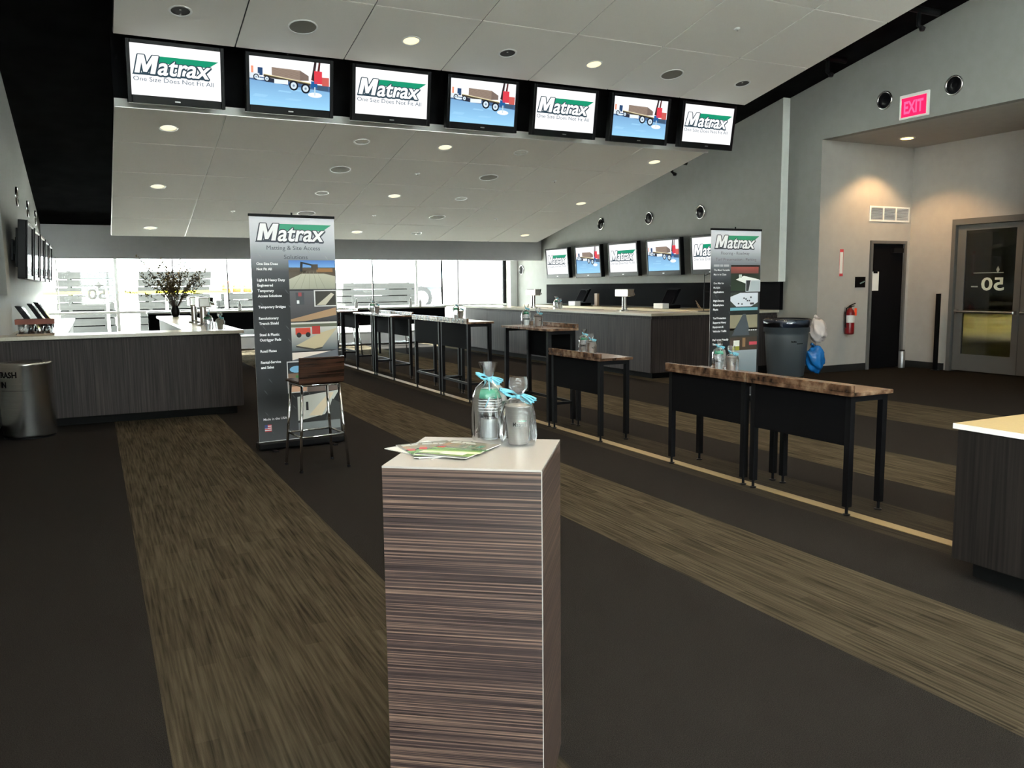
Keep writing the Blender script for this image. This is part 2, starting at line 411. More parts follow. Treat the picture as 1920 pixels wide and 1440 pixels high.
# alcove on the right: side wall with dark doorway, back wall with glazed doors, soffit
DX0, DX1, DZ = 12.50, 13.33, 2.26
bm = bmesh.new()
box(bm, XR + .15, DX0, 10.5, 10.65, 0, 3.98); box(bm, DX1, XA, 10.5, 10.65, 0, 3.98); box(bm, DX0, DX1, 10.5, 10.65, DZ, 3.98)
box(bm, XR, XR + .15, 10.499, 10.5, 0, 3.98)
struct('wall_alcove_side', bm, 'wall_warm')
bm = bmesh.new()
EY0, EY1, EZ = 7.18, 9.64, 2.64
box(bm, XA, XA + .15, EY1, 10.65, 0, 3.98); box(bm, XA, XA + .15, 6.57, EY0, 0, 3.98); box(bm, XA, XA + .15, EY0, EY1, EZ, 3.98)
struct('wall_alcove_back', bm, 'wall_warm')
struct('wall_alcove_near', B(XR + .15, XA, 6.57, 6.72, 0, 3.98), 'wall_warm')
struct('ceiling_alcove', B(XR + .15, XA + .15, 6.57, 10.65, 3.98, 4.05), 'wall_warm')
struct('baseboard_alcove_side', B(XR + .001, DX0 - .06, 10.485, 10.5, 0, .12), 'base_dark')
struct('baseboard_alcove_back', B(XA - .015, XA, EY1 + .06, 10.48, 0, .12), 'base_dark')
struct('baseboard_right', B(XR - .012, XR, 10.5, 11.2, 0, .12), 'base_dark')
struct('baseboard_left', B(XL, XL + .012, YB, 10.8, 0, .12), 'base_dark')
# dark room behind the doorway
bm = bmesh.new()
box(bm, DX0 - .3, DX1 + .3, 12.2, 12.3, 0, 2.6); box(bm, DX0 - .4, DX0 - .3, 10.65, 12.3, 0, 2.6); box(bm, DX1 + .3, DX1 + .4, 10.65, 12.3, 0, 2.6)
box(bm, DX0 - .4, DX1 + .4, 10.65, 12.3, 2.6, 2.7); box(bm, DX0 - .4, DX1 + .4, 10.65, 12.3, -.1, 0)
struct('wall_closet', bm, 'roof')
dr = struct('door_1', B(DX0 - .05, DX0, 10.46, 10.66, 0, DZ + .05), 'doorpaint')
obj('door_frame', box(B(DX1, DX1 + .05, 10.46, 10.66, 0, DZ + .05), DX0, DX1, 10.46, 10.66, DZ, DZ + .05), 'doorpaint', dr)
obj('door_leaf', B(DX0 + .005, DX1 - .005, 10.50, 10.54, .01, DZ - .01), 'blackmatte', dr)
obj('door_closer', B(DX1 - .32, DX1 - .06, 10.44, 10.50, DZ - .16, DZ - .08), 'black', dr)
# glazed double door
d2 = struct('door_2', box(B(XA - .04, XA + .17, EY1 - .07, EY1, 0, EZ), XA - .04, XA + .17, EY0, EY0 + .07, 0, EZ), 'doorpaint')
obj('door_head', B(XA - .04, XA + .17, EY0 + .07, EY1 - .07, EZ - .10, EZ), 'doorpaint', d2)
for k, (a, b) in enumerate(((8.415, EY1 - .08), (EY0 + .08, 8.405))):
    lf = bmesh.new(); x0, x1 = XA + .02, XA + .065
    box(lf, x0, x1, a, a + .11, .02, 2.53); box(lf, x0, x1, b - .15, b, .02, 2.53)
    box(lf, x0, x1, a + .11, b - .15, .02, .31); box(lf, x0, x1, a + .11, b - .15, 2.44, 2.53)
    leaf = obj('door_leaf', lf, 'doorpaint', d2)
    obj('door_pane', B(XA + .035, XA + .05, a + .11, b - .15, .31, 2.44), 'doorglass', leaf)
    pb = bmesh.new(); tube(pb, [(XA - .05, a + .06, 1.05), (XA - .05, b - .05, 1.05)], .02, 10)
    box(pb, XA - .05, XA + .02, a + .04, a + .08, 1.02, 1.08); box(pb, XA - .05, XA + .02, b - .08, b - .04, 1.02, 1.08)
    obj('push_bar', pb, 'steel', leaf)
    p = Print()
    for (t, xx, yy, sz, wd) in (('50', 0, 0, .3, .40),):
        vs, fs = text_mesh(t, .02); xs = [q[0] for q in vs]; x0_, x1_ = min(xs), max(xs); n = len(p.v)
        p.v += [(-(xx + (q[0] - x0_) * wd / (x1_ - x0_)), 0, yy + q[1] * sz) for q in vs]
        for f in fs: p.f.append(tuple(i + n for i in f)); p.c.append([lin((200, 206, 190))] * len(f))
    p.rect(-.55, -.02, .285, .295, (150, 155, 145)); p.rect(-.58, -.46, .05, .07, (150, 155, 145)); p.disc(-.12, .34, .03, .06, (150, 155, 145), seg=4)
    p.build('decal_lettering', 'print', leaf, (XA + .033, 8.70 if k == 0 else 7.35, 1.42), (0, 0, -PI / 2))
# concourse beyond the glazed doors
bm = bmesh.new(); box(bm, 44, 44.2, -2, 34, 0, 4.2); box(bm, XA + .15, 44, 33.8, 34, 0, 4.2); box(bm, XA + .15, 44, 1.8, 2, 0, 4.2); box(bm, XA + .15, 44.2, 1.8, 34, 4.2, 4.3)
box(bm, XA + .15, XA + .2, 10.65, 34, 0, 4.2); box(bm, XA + .15, XA + .2, 1.8, 6.57, 0, 4.2)
struct('wall_concourse', bm, 'wall')
struct('floor_concourse', B(XA + .2, 44.2, 1.8, 34, -.12, -.001), 'concourse')

# television soffits over the back bars, with dark niches below
struct('wall_right_soffit', sloped_wall(11.05, XR, 11.275, 20.0, 1.60), 'wall')
struct('wall_right_niche', B(11.12, XR, 11.30, 19.98, 1.09, 1.60), 'blackmatte')
struct('trim_2', B(11.05, XR, 11.255, 11.274, 1.60, roof_z(11.27)), 'wall_white')
struct('wall_left_soffit', sloped_wall(XL, -.90, 11.5, 20.4, 1.53), 'wall')

# ------------------------------------------------------------------ suspended ceilings of square panels
PX0, PPX = .38, 1.312
XE = PX0 + 7 * PPX
def panel_mesh(wx, wy, hole=None):
    bm = bmesh.new(); hx, hy, t = wx / 2, wy / 2, .03
    if not hole: box(bm, -hx, hx, -hy, hy, 0, t)
    else:
        n = 24; ins, outs, top = [], [], []
        for k in range(n):
            a = 2 * PI * (k + .5) / n; c, s_ = math.cos(a), math.sin(a)
            ins.append(bm.verts.new((hole * c, hole * s_, 0)))
            q = min(hx / abs(c) if abs(c) > 1e-6 else 9, hy / abs(s_) if abs(s_) > 1e-6 else 9)
            outs.append(bm.verts.new((q * c, q * s_, 0))); top.append(bm.verts.new((q * c, q * s_, t)))
        cor = {}
        for sx in (-1, 1):
            for sy in (-1, 1): cor[(sx, sy)] = (bm.verts.new((sx * hx, sy * hy, 0)), bm.verts.new((sx * hx, sy * hy, t)))
        for k in range(n):
            j = (k + 1) % n; p, q = outs[k].co, outs[j].co
            onx = lambda v: abs(abs(v.x) - hx) < 1e-5
            ony = lambda v: abs(abs(v.y) - hy) < 1e-5
            if (onx(p) and onx(q)) or (ony(p) and ony(q)):
                bm.faces.new((ins[k], ins[j], outs[j], outs[k])); bm.faces.new((outs[k], outs[j], top[j], top[k]))
            else:
                sx = 1 if (p.x + q.x) > 0 else -1; sy = 1 if (p.y + q.y) > 0 else -1; c0, c1 = cor[(sx, sy)]
                bm.faces.new((ins[k], ins[j], outs[j], c0, outs[k]))
                bm.faces.new((outs[k], c0, c1, top[k])); bm.faces.new((c0, outs[j], top[j], c1))
    bmesh.ops.recalc_face_normals(bm, faces=bm.faces)
    me = bpy.data.meshes.new('ceiling_panel'); bm.to_mesh(me); bm.free(); me.materials.append(M['panel']); return me

CS = math.cos(RA)
def ceiling(name, y_far, z_far, rows, pitch, joint, holes, gap):
    """panels hang in rows running up towards the camera from the far edge; pitch measured in plan"""
    L = pitch / CS
    root = struct(name, B(0, 7 * PPX, -rows * L, 0, .012, .05), joint)
    root.location = (PX0, y_far, z_far); root.rotation_euler = (RA, 0, 0)
    plain, holed = panel_mesh(PPX - gap, L - gap), panel_mesh(PPX - gap, L - gap, .1)
    for j in range(rows):
        for i in range(7):
            o = bpy.data.objects.new('ceiling_panel', holed if (i, j) in holes else plain); COL.objects.link(o)
            o.parent = root; o.location = ((i + .5) * PPX, -(j + .5) * L, 0)
    return root
def on_ceiling(y_far, z_far, i, j, pitch): return (PX0 + (i + .5) * PPX, y_far - (j + .5) * pitch, z_far + SL * (j + .5) * pitch)
LOWF, LOWZ, LP = 17.62, 2.595, 1.225
UPF, UPZ, UP = 10.6, 4.42, 1.34
# what sits in which panel: L lit lamp, C unlit chrome lamp, S speaker
low = {(0, 0): 'L', (2, 0): 'C', (3, 0): 'L', (4, 0): 'C', (6, 0): 'L', (2, 1): 'S', (4, 1): 'S', (0, 2): 'L', (2, 2): 'C', (3, 2): 'L', (4, 2): 'C', (6, 2): 'L',
       (2, 3): 'S', (4, 3): 'S', (0, 4): 'L', (2, 4): 'C', (3, 4): 'L', (4, 4): 'C', (6, 4): 'L'}
upp = {(0, 0): 'C', (1, 0): 'S', (2, 0): 'L', (3, 0): 'C', (4, 0): 'L', (5, 0): 'S', (6, 0): 'C'}
for j in (2, 4, 6, 8):  # lamp rows out of view, added to light the near room
    for i, k in ((0, 'L'), (2, 'L'), (3, 'C'), (4, 'L'), (6, 'L')): upp[(i, j)] = k
ceiling('ceiling', LOWF, LOWZ, 5, LP, 'joint_glint', {k for k, v in low.items() if v != 'S'}, .018)
ceiling('ceiling_near', UPF, UPZ, 10, UP, 'joint_dark', {k for k, v in upp.items() if v != 'S'}, .016)
struct('ceiling_edge', B(PX0, XE, 11.47, 11.50, 3.80, 3.90), 'white_metal')
struct('ceiling_void_sheet', B(PX0, XE, 11.52, 11.56, 3.86, roof_z(11.55) - .02), 'roof')  # dark void behind the hanging screens, put in as a black sheet

def make_lamp(lit):
    o = thing('downlight', '', 'lamp')
    bm = bmesh.new(); lathe(bm, [(.098, .0), (.10, -.006), (.118, -.006), (.122, 0)], 28); obj('trim_ring', bm, 'white_metal', o, True)
    bm = bmesh.new(); rg = lathe(bm, [(.098, 0), (.094, .04), (.080, .085), (.06, .11)], 28); bm.faces.new(rg[-1]); obj('reflector', bm, 'chrome', o, True)
    bm = bmesh.new()
    if lit: capped(bm, [(.096, .004), (.096, .010)], 28)
    else: rg = lathe(bm, [(.045, .10), (.048, .05), (.035, .022), (.012, .012)], 16); bm.faces.new(rg[-1])
    obj('bulb', bm, 'lamp_on' if lit else 'white_metal', o, not lit)
    return o
def make_speaker():
    o = thing('ceiling_speaker', '', 'speaker')
    bm = bmesh.new(); lathe(bm, [(.150, 0), (.152, -.008), (.165, -.008), (.168, 0)], 32); obj('trim_ring', bm, 'white_metal', o, True)
    bm = bmesh.new(); rg = lathe(bm, [(.151, -.002), (.10, -.008), (.04, -.010)], 32); bm.faces.new(rg[-1]); obj('speaker_mesh', bm, 'grille', o, True)
    return o
proto = {'L': make_lamp(True), 'C': make_lamp(False), 'S': make_speaker()}
used = set()
def hang(kind, p, label, group, power):
    o = proto[kind] if kind not in used else copy_tree(proto[kind])
    used.add(kind); o.location = p; o.rotation_euler = (RA, 0, 0); tag(o, label, 'speaker' if kind == 'S' else 'lamp', group)
    if kind == 'L' and power:
        l = bpy.data.lights.new('downlight_beam', 'SPOT'); l.energy = power; l.color = (1, .80, .55); l.spot_size = 2.0; l.spot_blend = .6; l.shadow_soft_size = .08
        lo = bpy.data.objects.new('downlight_beam', l); COL.objects.link(lo); lo.parent = o; lo.location = (0, 0, -.02)
COLN = ['end panel by the void', 'second panel from the void', 'third panel from the void', 'fourth panel from the void', 'fifth panel from the void', 'sixth panel from the void', 'end panel by the pipes']
ROWL = ['row nearest the windows', 'second row from the windows', 'third row from the windows', 'fourth row from the windows', 'row nearest the hanging screens']
for dic, yf, zf, pt, nm in ((low, LOWF, LOWZ, LP, 'low'), (upp, UPF, UPZ, UP, 'high')):
    for (i, j), k in dic.items():
        kd = {'L': 'glowing downlight', 'C': 'unlit chrome downlight', 'S': 'grey speaker grille'}[k]
        row = ROWL[j] if nm == 'low' else ('row nearest the hanging screens' if j == 0 else 'added row %s from the hanging screens' % {2: 'third', 4: 'fifth', 6: 'seventh', 8: 'ninth'}[j])
        hang(k, on_ceiling(yf, zf, i, j, pt), '%s, %s ceiling %s, %s' % (kd, nm, row, COLN[i]), kd + 's in the ' + nm + ' ceiling', 45)
# sprinkler heads
def sprinkler(i, j, yf, zf, pt, lab):
    p = Vector(on_ceiling(yf, zf, i, j, pt)); o = thing('sprinkler', lab, 'sprinkler', p, rot=(RA, 0, 0), group='sprinkler heads in the panels')
    bm = bmesh.new(); capped(bm, [(.04, 0), (.035, -.008)], 14); obj('plate', bm, 'white_metal', o, True)
    bm = bmesh.new(); capped(bm, [(.010, -.008), (.010, -.03)], 8); obj('head', bm, 'chrome', o)
for a in ((3, 3), (5, 3), (1, 1), (3, 1), (5, 1)): sprinkler(*a, LOWF, LOWZ, LP, 'small white sprinkler head, low ceiling %s, %s' % (ROWL[a[1]], COLN[a[0]]))
sprinkler(5, 1, UPF, UPZ, UP, 'small white sprinkler head in the high ceiling')

# alcove lamp with its warm beam
t = thing('downlight', 'glowing amber downlight in the alcove soffit above the doors', 'lamp', (12.41, 9.80, 3.98))
bm = bmesh.new(); capped(bm, [(.13, 0), (.125, -.012)], 28); obj('trim_ring', bm, 'white_metal', t, True)
bm = bmesh.new(); capped(bm, [(.10, -.012), (.095, -.016)], 28); obj('bulb', bm, emit('amber_lamp', (1, .62, .12), 4), t)
l = bpy.data.lights.new('alcove_beam', 'SPOT'); l.energy = 70; l.color = (1, .62, .28); l.spot_size = 2.0; l.spot_blend = .45; l.shadow_soft_size = .05
lo = bpy.data.objects.new('alcove_beam', l); COL.objects.link(lo); lo.parent = t; lo.location = (0, 0, -.04)
for k, (x, y) in enumerate(((27, 16.5), (34, 21))):  # unseen lamps added to brighten the concourse floor
    t = thing('downlight', 'added unseen lamp lighting the concourse floor behind the glazed door, ' + ('near' if k == 0 else 'far') + ' one', 'lamp', (x, y, 4.2))
    bm = bmesh.new(); capped(bm, [(.3, 0), (.28, -.05)], 24); obj('housing', bm, 'white_metal', t)
    l = bpy.data.lights.new('concourse_fill', 'SPOT'); l.energy = 900; l.color = (1, .9, .6); l.spot_size = 2.2; l.spot_blend = .5; l.shadow_soft_size = .2
    lo = bpy.data.objects.new('concourse_fill', l); COL.objects.link(lo); lo.parent = t; lo.location = (0, 0, -.07)

# ------------------------------------------------------------------ television pictures
TW, TH = .98, .56
def logo_picture(W, H):
    p = Print(.0005); p.rect(-W / 2, W / 2, -H / 2, H / 2, (255, 255, 255), 0)
    p.logo(-W * .46, -H * .07, W * .83, 1)
    p.text('One Size Does Not Fit All', -W * .475, -H * .22, H * .125, (60, 84, 104), 2, W * .89)
    return p.mesh('screen_picture')
def truck_picture(W, H):
    p = Print(.0005); X = lambda a: (a - .5) * W
    Y = lambda b: (b - .5) * H
    def R(x0, x1, y0, y1, c, l=1): p.rect(X(x0), X(x1), Y(y0), Y(y1), c, l)
    def Q(pts, c, l=1): p.poly([(X(a), Y(b)) for a, b in pts], c, l)
    p.rect(X(0), X(1), Y(0), Y(.52), (150, 205, 240), 0, (120, 165, 205)); p.rect(X(0), X(1), Y(.52), Y(1), (250, 252, 255), 0)
    Q([(0, .52), (1, .40), (1, .52), (0, .60)], (70, 100, 140))                        # shade under the lorry
    Q([(.17, .60), (.75, .50), (.75, .54), (.17, .645)], (70, 62, 50), 2); Q([(.17, .645), (.75, .54), (.75, .56), (.17, .66)], (214, 200, 150), 3)
    Q([(.27, .645), (.62, .585), (.73, .60), (.73, .70), (.62, .80), (.27, .81)], (150, 132, 118), 3)
    for k in range(7):
        y = .665 + k * .022; Q([(.27, y), (.66, y - .055), (.66, y - .048), (.27, y + .006)], (110, 94, 84), 4)
    Q([(.62, .585), (.73, .60), (.73, .70), (.62, .80)], (120, 104, 96), 4)
    R(.10, .16, .62, .78, (40, 70, 110), 3); R(.0, .12, .55, .66, (214, 224, 232), 3); R(.02, .05, .66, .80, (230, 150, 120), 3)
    R(.30, .47, .48, .57, (226, 234, 238), 3); Q([(.20, .50), (.30, .49), (.30, .57), (.20, .60)], (40, 44, 60), 3)
    for cx, cy in ((.54, .47), (.69, .43), (.08, .58), (.21, .56)):
        s = 1 if cx > .4 else .6
        p.disc(X(cx), Y(cy), W * .058 * s, H * .105 * s, (18, 24, 34), 4); p.disc(X(cx), Y(cy), W * .038 * s, H * .07 * s, (205, 220, 230), 5); p.disc(X(cx), Y(cy), W * .014 * s, H * .026 * s, (120, 140, 160), 6)
    Q([(.76, .62), (.80, 1), (.83, 1), (.80, .60)], (54, 40, 44), 4); Q([(.83, .70), (.855, 1), (.88, 1), (.86, .66)], (90, 44, 44), 4)
    R(.80, .90, .55, .82, (214, 60, 74), 5); R(.90, .99, .52, .70, (196, 92, 84), 4); R(.76, .84, .46, .60, (30, 90, 150), 5); R(.84, .98, .42, .52, (60, 84, 110), 5)
    R(.80, .815, .30, .48, (190, 210, 220), 6); p.disc(X(.81), Y(.31), W * .09, H * .055, (236, 244, 248), 5); p.disc(X(.13), Y(.545), W * .05, H * .022, (220, 232, 240), 5)
    for k in range(10):
        a, b = random.random() * .8, random.random() * .35 + .03; Q([(a, b), (a + .16, b - .01), (a + .18, b + .02), (a + .02, b + .03)], (150, 200, 234), 1)
    return p.mesh('screen_picture')
PIC = {'logo': logo_picture(TW, TH), 'truck': truck_picture(TW, TH)}
PIC2 = {'logo': logo_picture(1.08, .63), 'truck': truck_picture(1.08, .63)}

def tv_body(W, H, depth=.09, low=.09, side=.045):
    """hollow-fronted case: bezel standing proud of the screen, facing -Y, screen centre at the origin"""
    bm = bmesh.new(); x, zt, zb = W / 2 + side, H / 2 + side, -H / 2 - low
    box(bm, -x, x, .0, depth, zb, zt)
    for a in ((-x, -W / 2, zb, zt), (W / 2, x, zb, zt), (-W / 2, W / 2, H / 2, zt), (-W / 2, W / 2, zb, -H / 2)): box(bm, a[0], a[1], -.018, 0, a[2], a[3])
    box(bm, -x + .12, x - .12, depth, depth + .03, zb + .14, zt - .1)
    return bm
def make_tv(loc, rot, W, H, mesh, label, group, mount='pole', low=.09):
    t = thing('television', label, 'television', loc, rot=rot, group=group)
    obj('case', tv_body(W, H, low=low), 'plastic', t, bevel=.006)
    if mesh:
        s = Print.build(None, 'screen', 'screen', t, (0, -.004, 0), mesh=mesh)
    else:
        s = obj('screen', B(-W / 2, W / 2, -.005, 0, -H / 2, H / 2), 'screen_off', t)
    obj('maker_badge', B(-.03, .03, -.0195, -.018, -H / 2 - low * .6, -H / 2 - low * .45), 'alu', t)
    bm = bmesh.new()
    if mount == 'pole': tube(bm, [(0, .12, 0), (0, .17, .02), (0, .17, .75)], .025, 10); box(bm, -.12, .12, .1, .14, -.1, .1)
    else: box(bm, -.14, .14, .12, .15, -.16, .16); box(bm, -.05, .05, .15, .15 + mount, -.05, .05); box(bm, -.14, .14, .13 + mount, .15 + mount, -.13, .13)
    obj('wall_bracket' if mount != 'pole' else 'hanging_pole', bm, 'black', t)
    return t
ordn = ['first', 'second', 'third', 'fourth', 'fifth', 'sixth', 'seventh']
for i in range(7):
    kind = 'logo' if i % 2 == 0 else 'truck'
    lab = ('hanging screen with the green and white word mark, ' if kind == 'logo' else 'hanging screen showing a loaded flatbed truck, ') + ordn[i] + ' from the dark void'
    make_tv((PX0 + (i + .5) * PPX, 10.70, 4.085), (math.radians(9), 0, 0), TW, TH, PIC[kind], lab, 'screens hanging under the ceiling step')
for i in range(5):
    kind = 'logo' if i % 2 == 0 else 'truck'
    lab = ('wall screen with green and white word mark, ' if kind == 'logo' else 'wall screen showing a loaded flatbed truck, ') + ordn[i] + ' from the windows over the right bar'
    make_tv((10.86, 18.93 - 1.505 * i, 2.175), (math.radians(4), 0, -PI / 2), 1.08, .63, PIC2[kind], lab, 'screens over the right bar', .03, low=.1)
for i in range(5):
    lab = 'dark wall screen reflecting the windows, ' + ordn[i] + ' from the trash can over the left bar'
    make_tv((-.70, 12.55 + 1.5 * i, 2.09), (math.radians(4), 0, PI / 2), 1.08, .63, None, lab, 'screens over the left bar', .04, low=.05)

# ------------------------------------------------------------------ bars
def bar(label, name, body_boxes, panels):
    t = thing(name, label, 'bar counter')
    bm = bmesh.new()
    for b in body_boxes: box(bm, *b)
    obj('body', bm, 'barwood', t)
    bm = bmesh.new()
    for b in body_boxes: box(bm, b[0] + .06, b[1] - .06, b[2] + .06, b[3] - .06, 0, b[4])
    obj('toe_kick', bm, 'toe', t)
    for (axis, at, a0, a1, n, sgn) in panels:
        wd = (a1 - a0) / n
        for k in range(n):
            lo_, hi_ = a0 + k * wd + .003, a0 + (k + 1) * wd - .003
            f, g = (at - .018, at) if sgn < 0 else (at, at + .018)
            if axis == 'x': obj('front_panel', B(lo_, hi_, f, g, .10, 1.0), 'barwood', t)
            else: obj('front_panel', B(f, g, lo_, hi_, .10, 1.0), 'barwood', t)
    return t
# left bar (L-shaped)
bar('dark wood laminate bar front beside the steel trash can', 'bar_counter',
    [(-1.0, 1.625, 10.90, 11.40, .10, 1.02), (1.13, 1.625, 11.40, 17.5, .10, 1.02)],
    [('x', 10.90, -1.0, 1.625, 3, -1), ('y', 1.625, 10.9, 17.5, 6, 1)])
bm = bmesh.new(); box(bm, -1.04, 1.675, 10.85, 11.42, 1.02, 1.06); box(bm, 1.08, 1.675, 11.42, 17.55, 1.02, 1.06)
tag(obj('worktop', bm, 'worktop'), 'cream worktop on the L-shaped bar beside the steel trash can', 'worktop')
t = thing('back_bar', 'dark low back bar under the dark wall screens', 'counter')
obj('body', B(-1.04, -.42, 11.9, 20.2, 0, .94), 'barwood', t); obj('counter_top', B(-1.045, -.37, 11.88, 20.2, .94, .98), 'worktop', t)
# right bar
bar('long dark wood laminate bar with two beer taps beside the banner about flooring', 'bar_counter',
    [(8.27, 8.80, 11.27, 19.0, .10, 1.05), (8.80, 11.03, 11.27, 11.80, .10, 1.05)],
    [('y', 8.27, 11.27, 19.0, 6, -1), ('x', 11.27, 8.27, 11.03, 2, -1)])
bm = bmesh.new(); box(bm, 8.22, 8.86, 11.22, 19.05, 1.05, 1.095); box(bm, 8.86, 11.04, 11.22, 11.86, 1.05, 1.095)
tag(obj('worktop', bm, 'worktop'), 'cream worktop with beer taps on the long bar under the lit wall screens', 'worktop')
t = thing('back_bar', 'back bar with till screens under the lit wall screens', 'counter')
obj('body', B(10.45, 11.11, 12.4, 19.9, 0, .90), 'blackmatte', t); obj('counter_top', B(10.38, 11.115, 12.35, 19.95, 1.02, 1.07), 'worktop_tan', t)
obj('shelf_recess', B(10.50, 11.11, 12.4, 19.9, .90, 1.02), 'roof', t)
for yy in (13.2, 15.6, 18.2): obj('support', B(10.40, 10.48, yy, yy + .4, .90, 1.02), 'wood_block', t)

def beer_tap(loc, rotz, label):
    t = thing('beer_tap', label, 'beer tap', loc, rotz)
    bm = bmesh.new(); capped(bm, [(.085, 0), (.085, .02), (.048, .03), (.045, .04), (.045, .26), (.05, .27)], 24); obj('column', bm, 'taptop', t, False)
    obj('tap_head', B(-.20, .20, -.075, .075, .265, .40), 'taptop', t, bevel=.012)
    for x in (-.12, 0, .12):
        bm = bmesh.new(); tube(bm, [(x, -.07, .33), (x, -.12, .33), (x, -.14, .29)], .012, 8); f = obj('faucet', bm, 'chrome', t, True)
        bm = bmesh.new(); tube(bm, [(x, -.115, .335), (x, -.12, .40)], [.008, .012], 8); obj('handle', bm, 'black', f)
    return t
beer_tap((8.60, 12.55, 1.095), -PI / 2 + PI, 'steel T-shaped beer tap between the two till screens on the right bar')
beer_tap((8.60, 16.05, 1.095), -PI / 2 + PI, 'steel T-shaped beer tap on the right bar towards the window wall')
beer_tap((1.38, 12.45, 1.06), PI / 2, 'steel beer tap on the left bar beside the gift bags')
beer_tap((1.38, 13.65, 1.06), PI / 2, 'steel beer tap on the left bar towards the potted twigs')

def till(loc, rotz, label, slip=True):
    t = thing('till', label, 'till', loc, rotz)
    bm = bmesh.new(); box(bm, -.16, .16, -.12, .16, 0, .07); obj('base', bm, 'plastic', t, bevel=.01)
    bm = bmesh.new(); q = [(-.19, -.10, .09), (.19, -.10, .09), (.19, .08, .40), (-.19, .08, .40)]
    a = [bm.verts.new(p) for p in q]; b = [bm.verts.new((p[0], p[1] + .07, p[2] + .01)) for p in q]
    bm.faces.new(a); bm.faces.new(b[::-1])
    for i in range(4): bm.faces.new((a[i], b[i], b[(i + 1) % 4], a[(i + 1) % 4]))
    m_ = obj('monitor', bm, 'plastic', t)
    bm = bmesh.new(); n = Vector((0, -.31, .18)).normalized() * .003
    q2 = [(-.165, -.088, .115), (.165, -.088, .115), (.165, .066, .38), (-.165, .066, .38)]
    bm.faces.new([bm.verts.new(Vector(p) + n) for p in q2]); obj('display', bm, 'screen_off', m_)
    if slip: obj('receipt_printer', B(-.16, .16, -.30, -.14, 0, .11), 'white_metal', t, bevel=.008)
    return t
till((10.80, 17.6, 1.07), -PI / 2, 'touch-screen till with white printer beside the pale wooden post')
till((10.80, 14.1, 1.07), -PI / 2, 'touch-screen till with white printer beside the loose straws')
till((-.72, 12.1, .98), PI / 2, 'touch-screen till behind the terracotta box', False)
till((-.72, 14.2, .98), PI / 2, 'touch-screen till under the dark screens, between its neighbours', False)
till((-.72, 15.7, .98), PI / 2, 'touch-screen till under the dark screens, towards the windows', False)
t = thing('wooden_post', 'short pale wooden post standing on the right back bar', 'post', (10.75, 16.85, 1.07))
obj('post', B(-.03, .03, -.06, .06, .015, .30), 'wood_block', t, bevel=.004); obj('foot', B(-.06, .06, -.08, .08, 0, .015), 'wood_block', t)
for k in range(4):
    bm = bmesh.new(); a = .5 + k * .25; tube(bm, [(0, 0, .012), (.10 * math.cos(a), .24 * math.sin(a), .03 + .05 * k)], .004, 6)
    tag(obj('straw', bm, 'wood_block', loc=(10.75, 13.1 - .03 * k, 1.062)), 'thin pale straw lying on the right back bar', 'straw', 'straws on the right back bar')
t = thing('sign_holder', 'thin black wire sign holder standing on the right bar', 'sign holder', (9.55, 11.5, 1.095))
bm = bmesh.new(); capped(bm, [(.11, 0), (.10, .012)], 20); obj('base', bm, 'black', t)
bm = bmesh.new(); tube(bm, [(0, 0, .012), (0, 0, .68)], .006, 8); obj('rod', bm, 'black', t)
bm = bmesh.new(); tube(bm, [(0, 0, .34), (.36, 0, .34)], .005, 6); tube(bm, [(0, 0, .62), (.14, 0, .66), (.36, 0, .66), (.36, 0, .34)], .005, 6); obj('frame', bm, 'black', t)
t = thing('storage_box', 'terracotta topped box with glasses on the left back bar', 'box', (-.60, 11.62 + .45, .98))
t.location = (-.62, 11.20, 1.06)
obj('lid', B(-.20, .20, -.11, .11, .13, .19), 'brick_red', t, bevel=.005)
obj('tray', B(-.19, .19, -.10, .10, 0, .02), 'wood_block', t)
for i in range(4):
    bm = bmesh.new(); capped(bm, [(.036, .02), (.038, .13)], 16); o = obj('glass_tumbler', bm, 'clearplastic', t, True); o.location = (-.14 + .093 * i, -.04, 0)

# potted twigs
t = thing('potted_twigs', 'vase of brownish green leafy twigs on the left bar', 'plant', (1.38, 16.9, 1.06))
bm = bmesh.new(); capped(bm, [(.05, 0), (.075, .05), (.08, .12), (.055, .19), (.06, .21)], 20); obj('vase', bm, 'plastic', t, True)
bs, bl = bmesh.new(), bmesh.new()
for k in range(52):
    a = random.random() * 2 * PI; sp = .15 + random.random() * .50; h = .45 + random.random() * .55
    if random.random() < .3: sp *= 1.5; h *= .62
    p0 = Vector((.02 * math.cos(a), .02 * math.sin(a), .15)); p2 = Vector((sp * math.cos(a), sp * math.sin(a), .15 + h)); p1 = (p0 + p2) / 2 + Vector((0, 0, .08))
    tube(bs, [p0, p1, p2], [.004, .003, .0015], 5, False)
    for q in range(26):
        f = .3 + .7 * random.random(); c = p1.lerp(p2, (f - .5) * 2) if f > .5 else p0.lerp(p1, f * 2)
        c = c + Vector((random.gauss(0, .022), random.gauss(0, .022), random.gauss(0, .022)))
        e1 = Vector((random.gauss(0, 1), random.gauss(0, 1), random.gauss(0, 1))).normalized() * .036; e2 = e1.cross(Vector((random.random(), random.random(), random.random()))).normalized() * .012
        bl.faces.new([bl.verts.new(c + v) for v in (-e1, e2, e1, -e2)])
obj('twigs', bs, 'twig', t); lf = obj('leaves', bl, 'leaf', t); lf['kind'] = 'stuff'

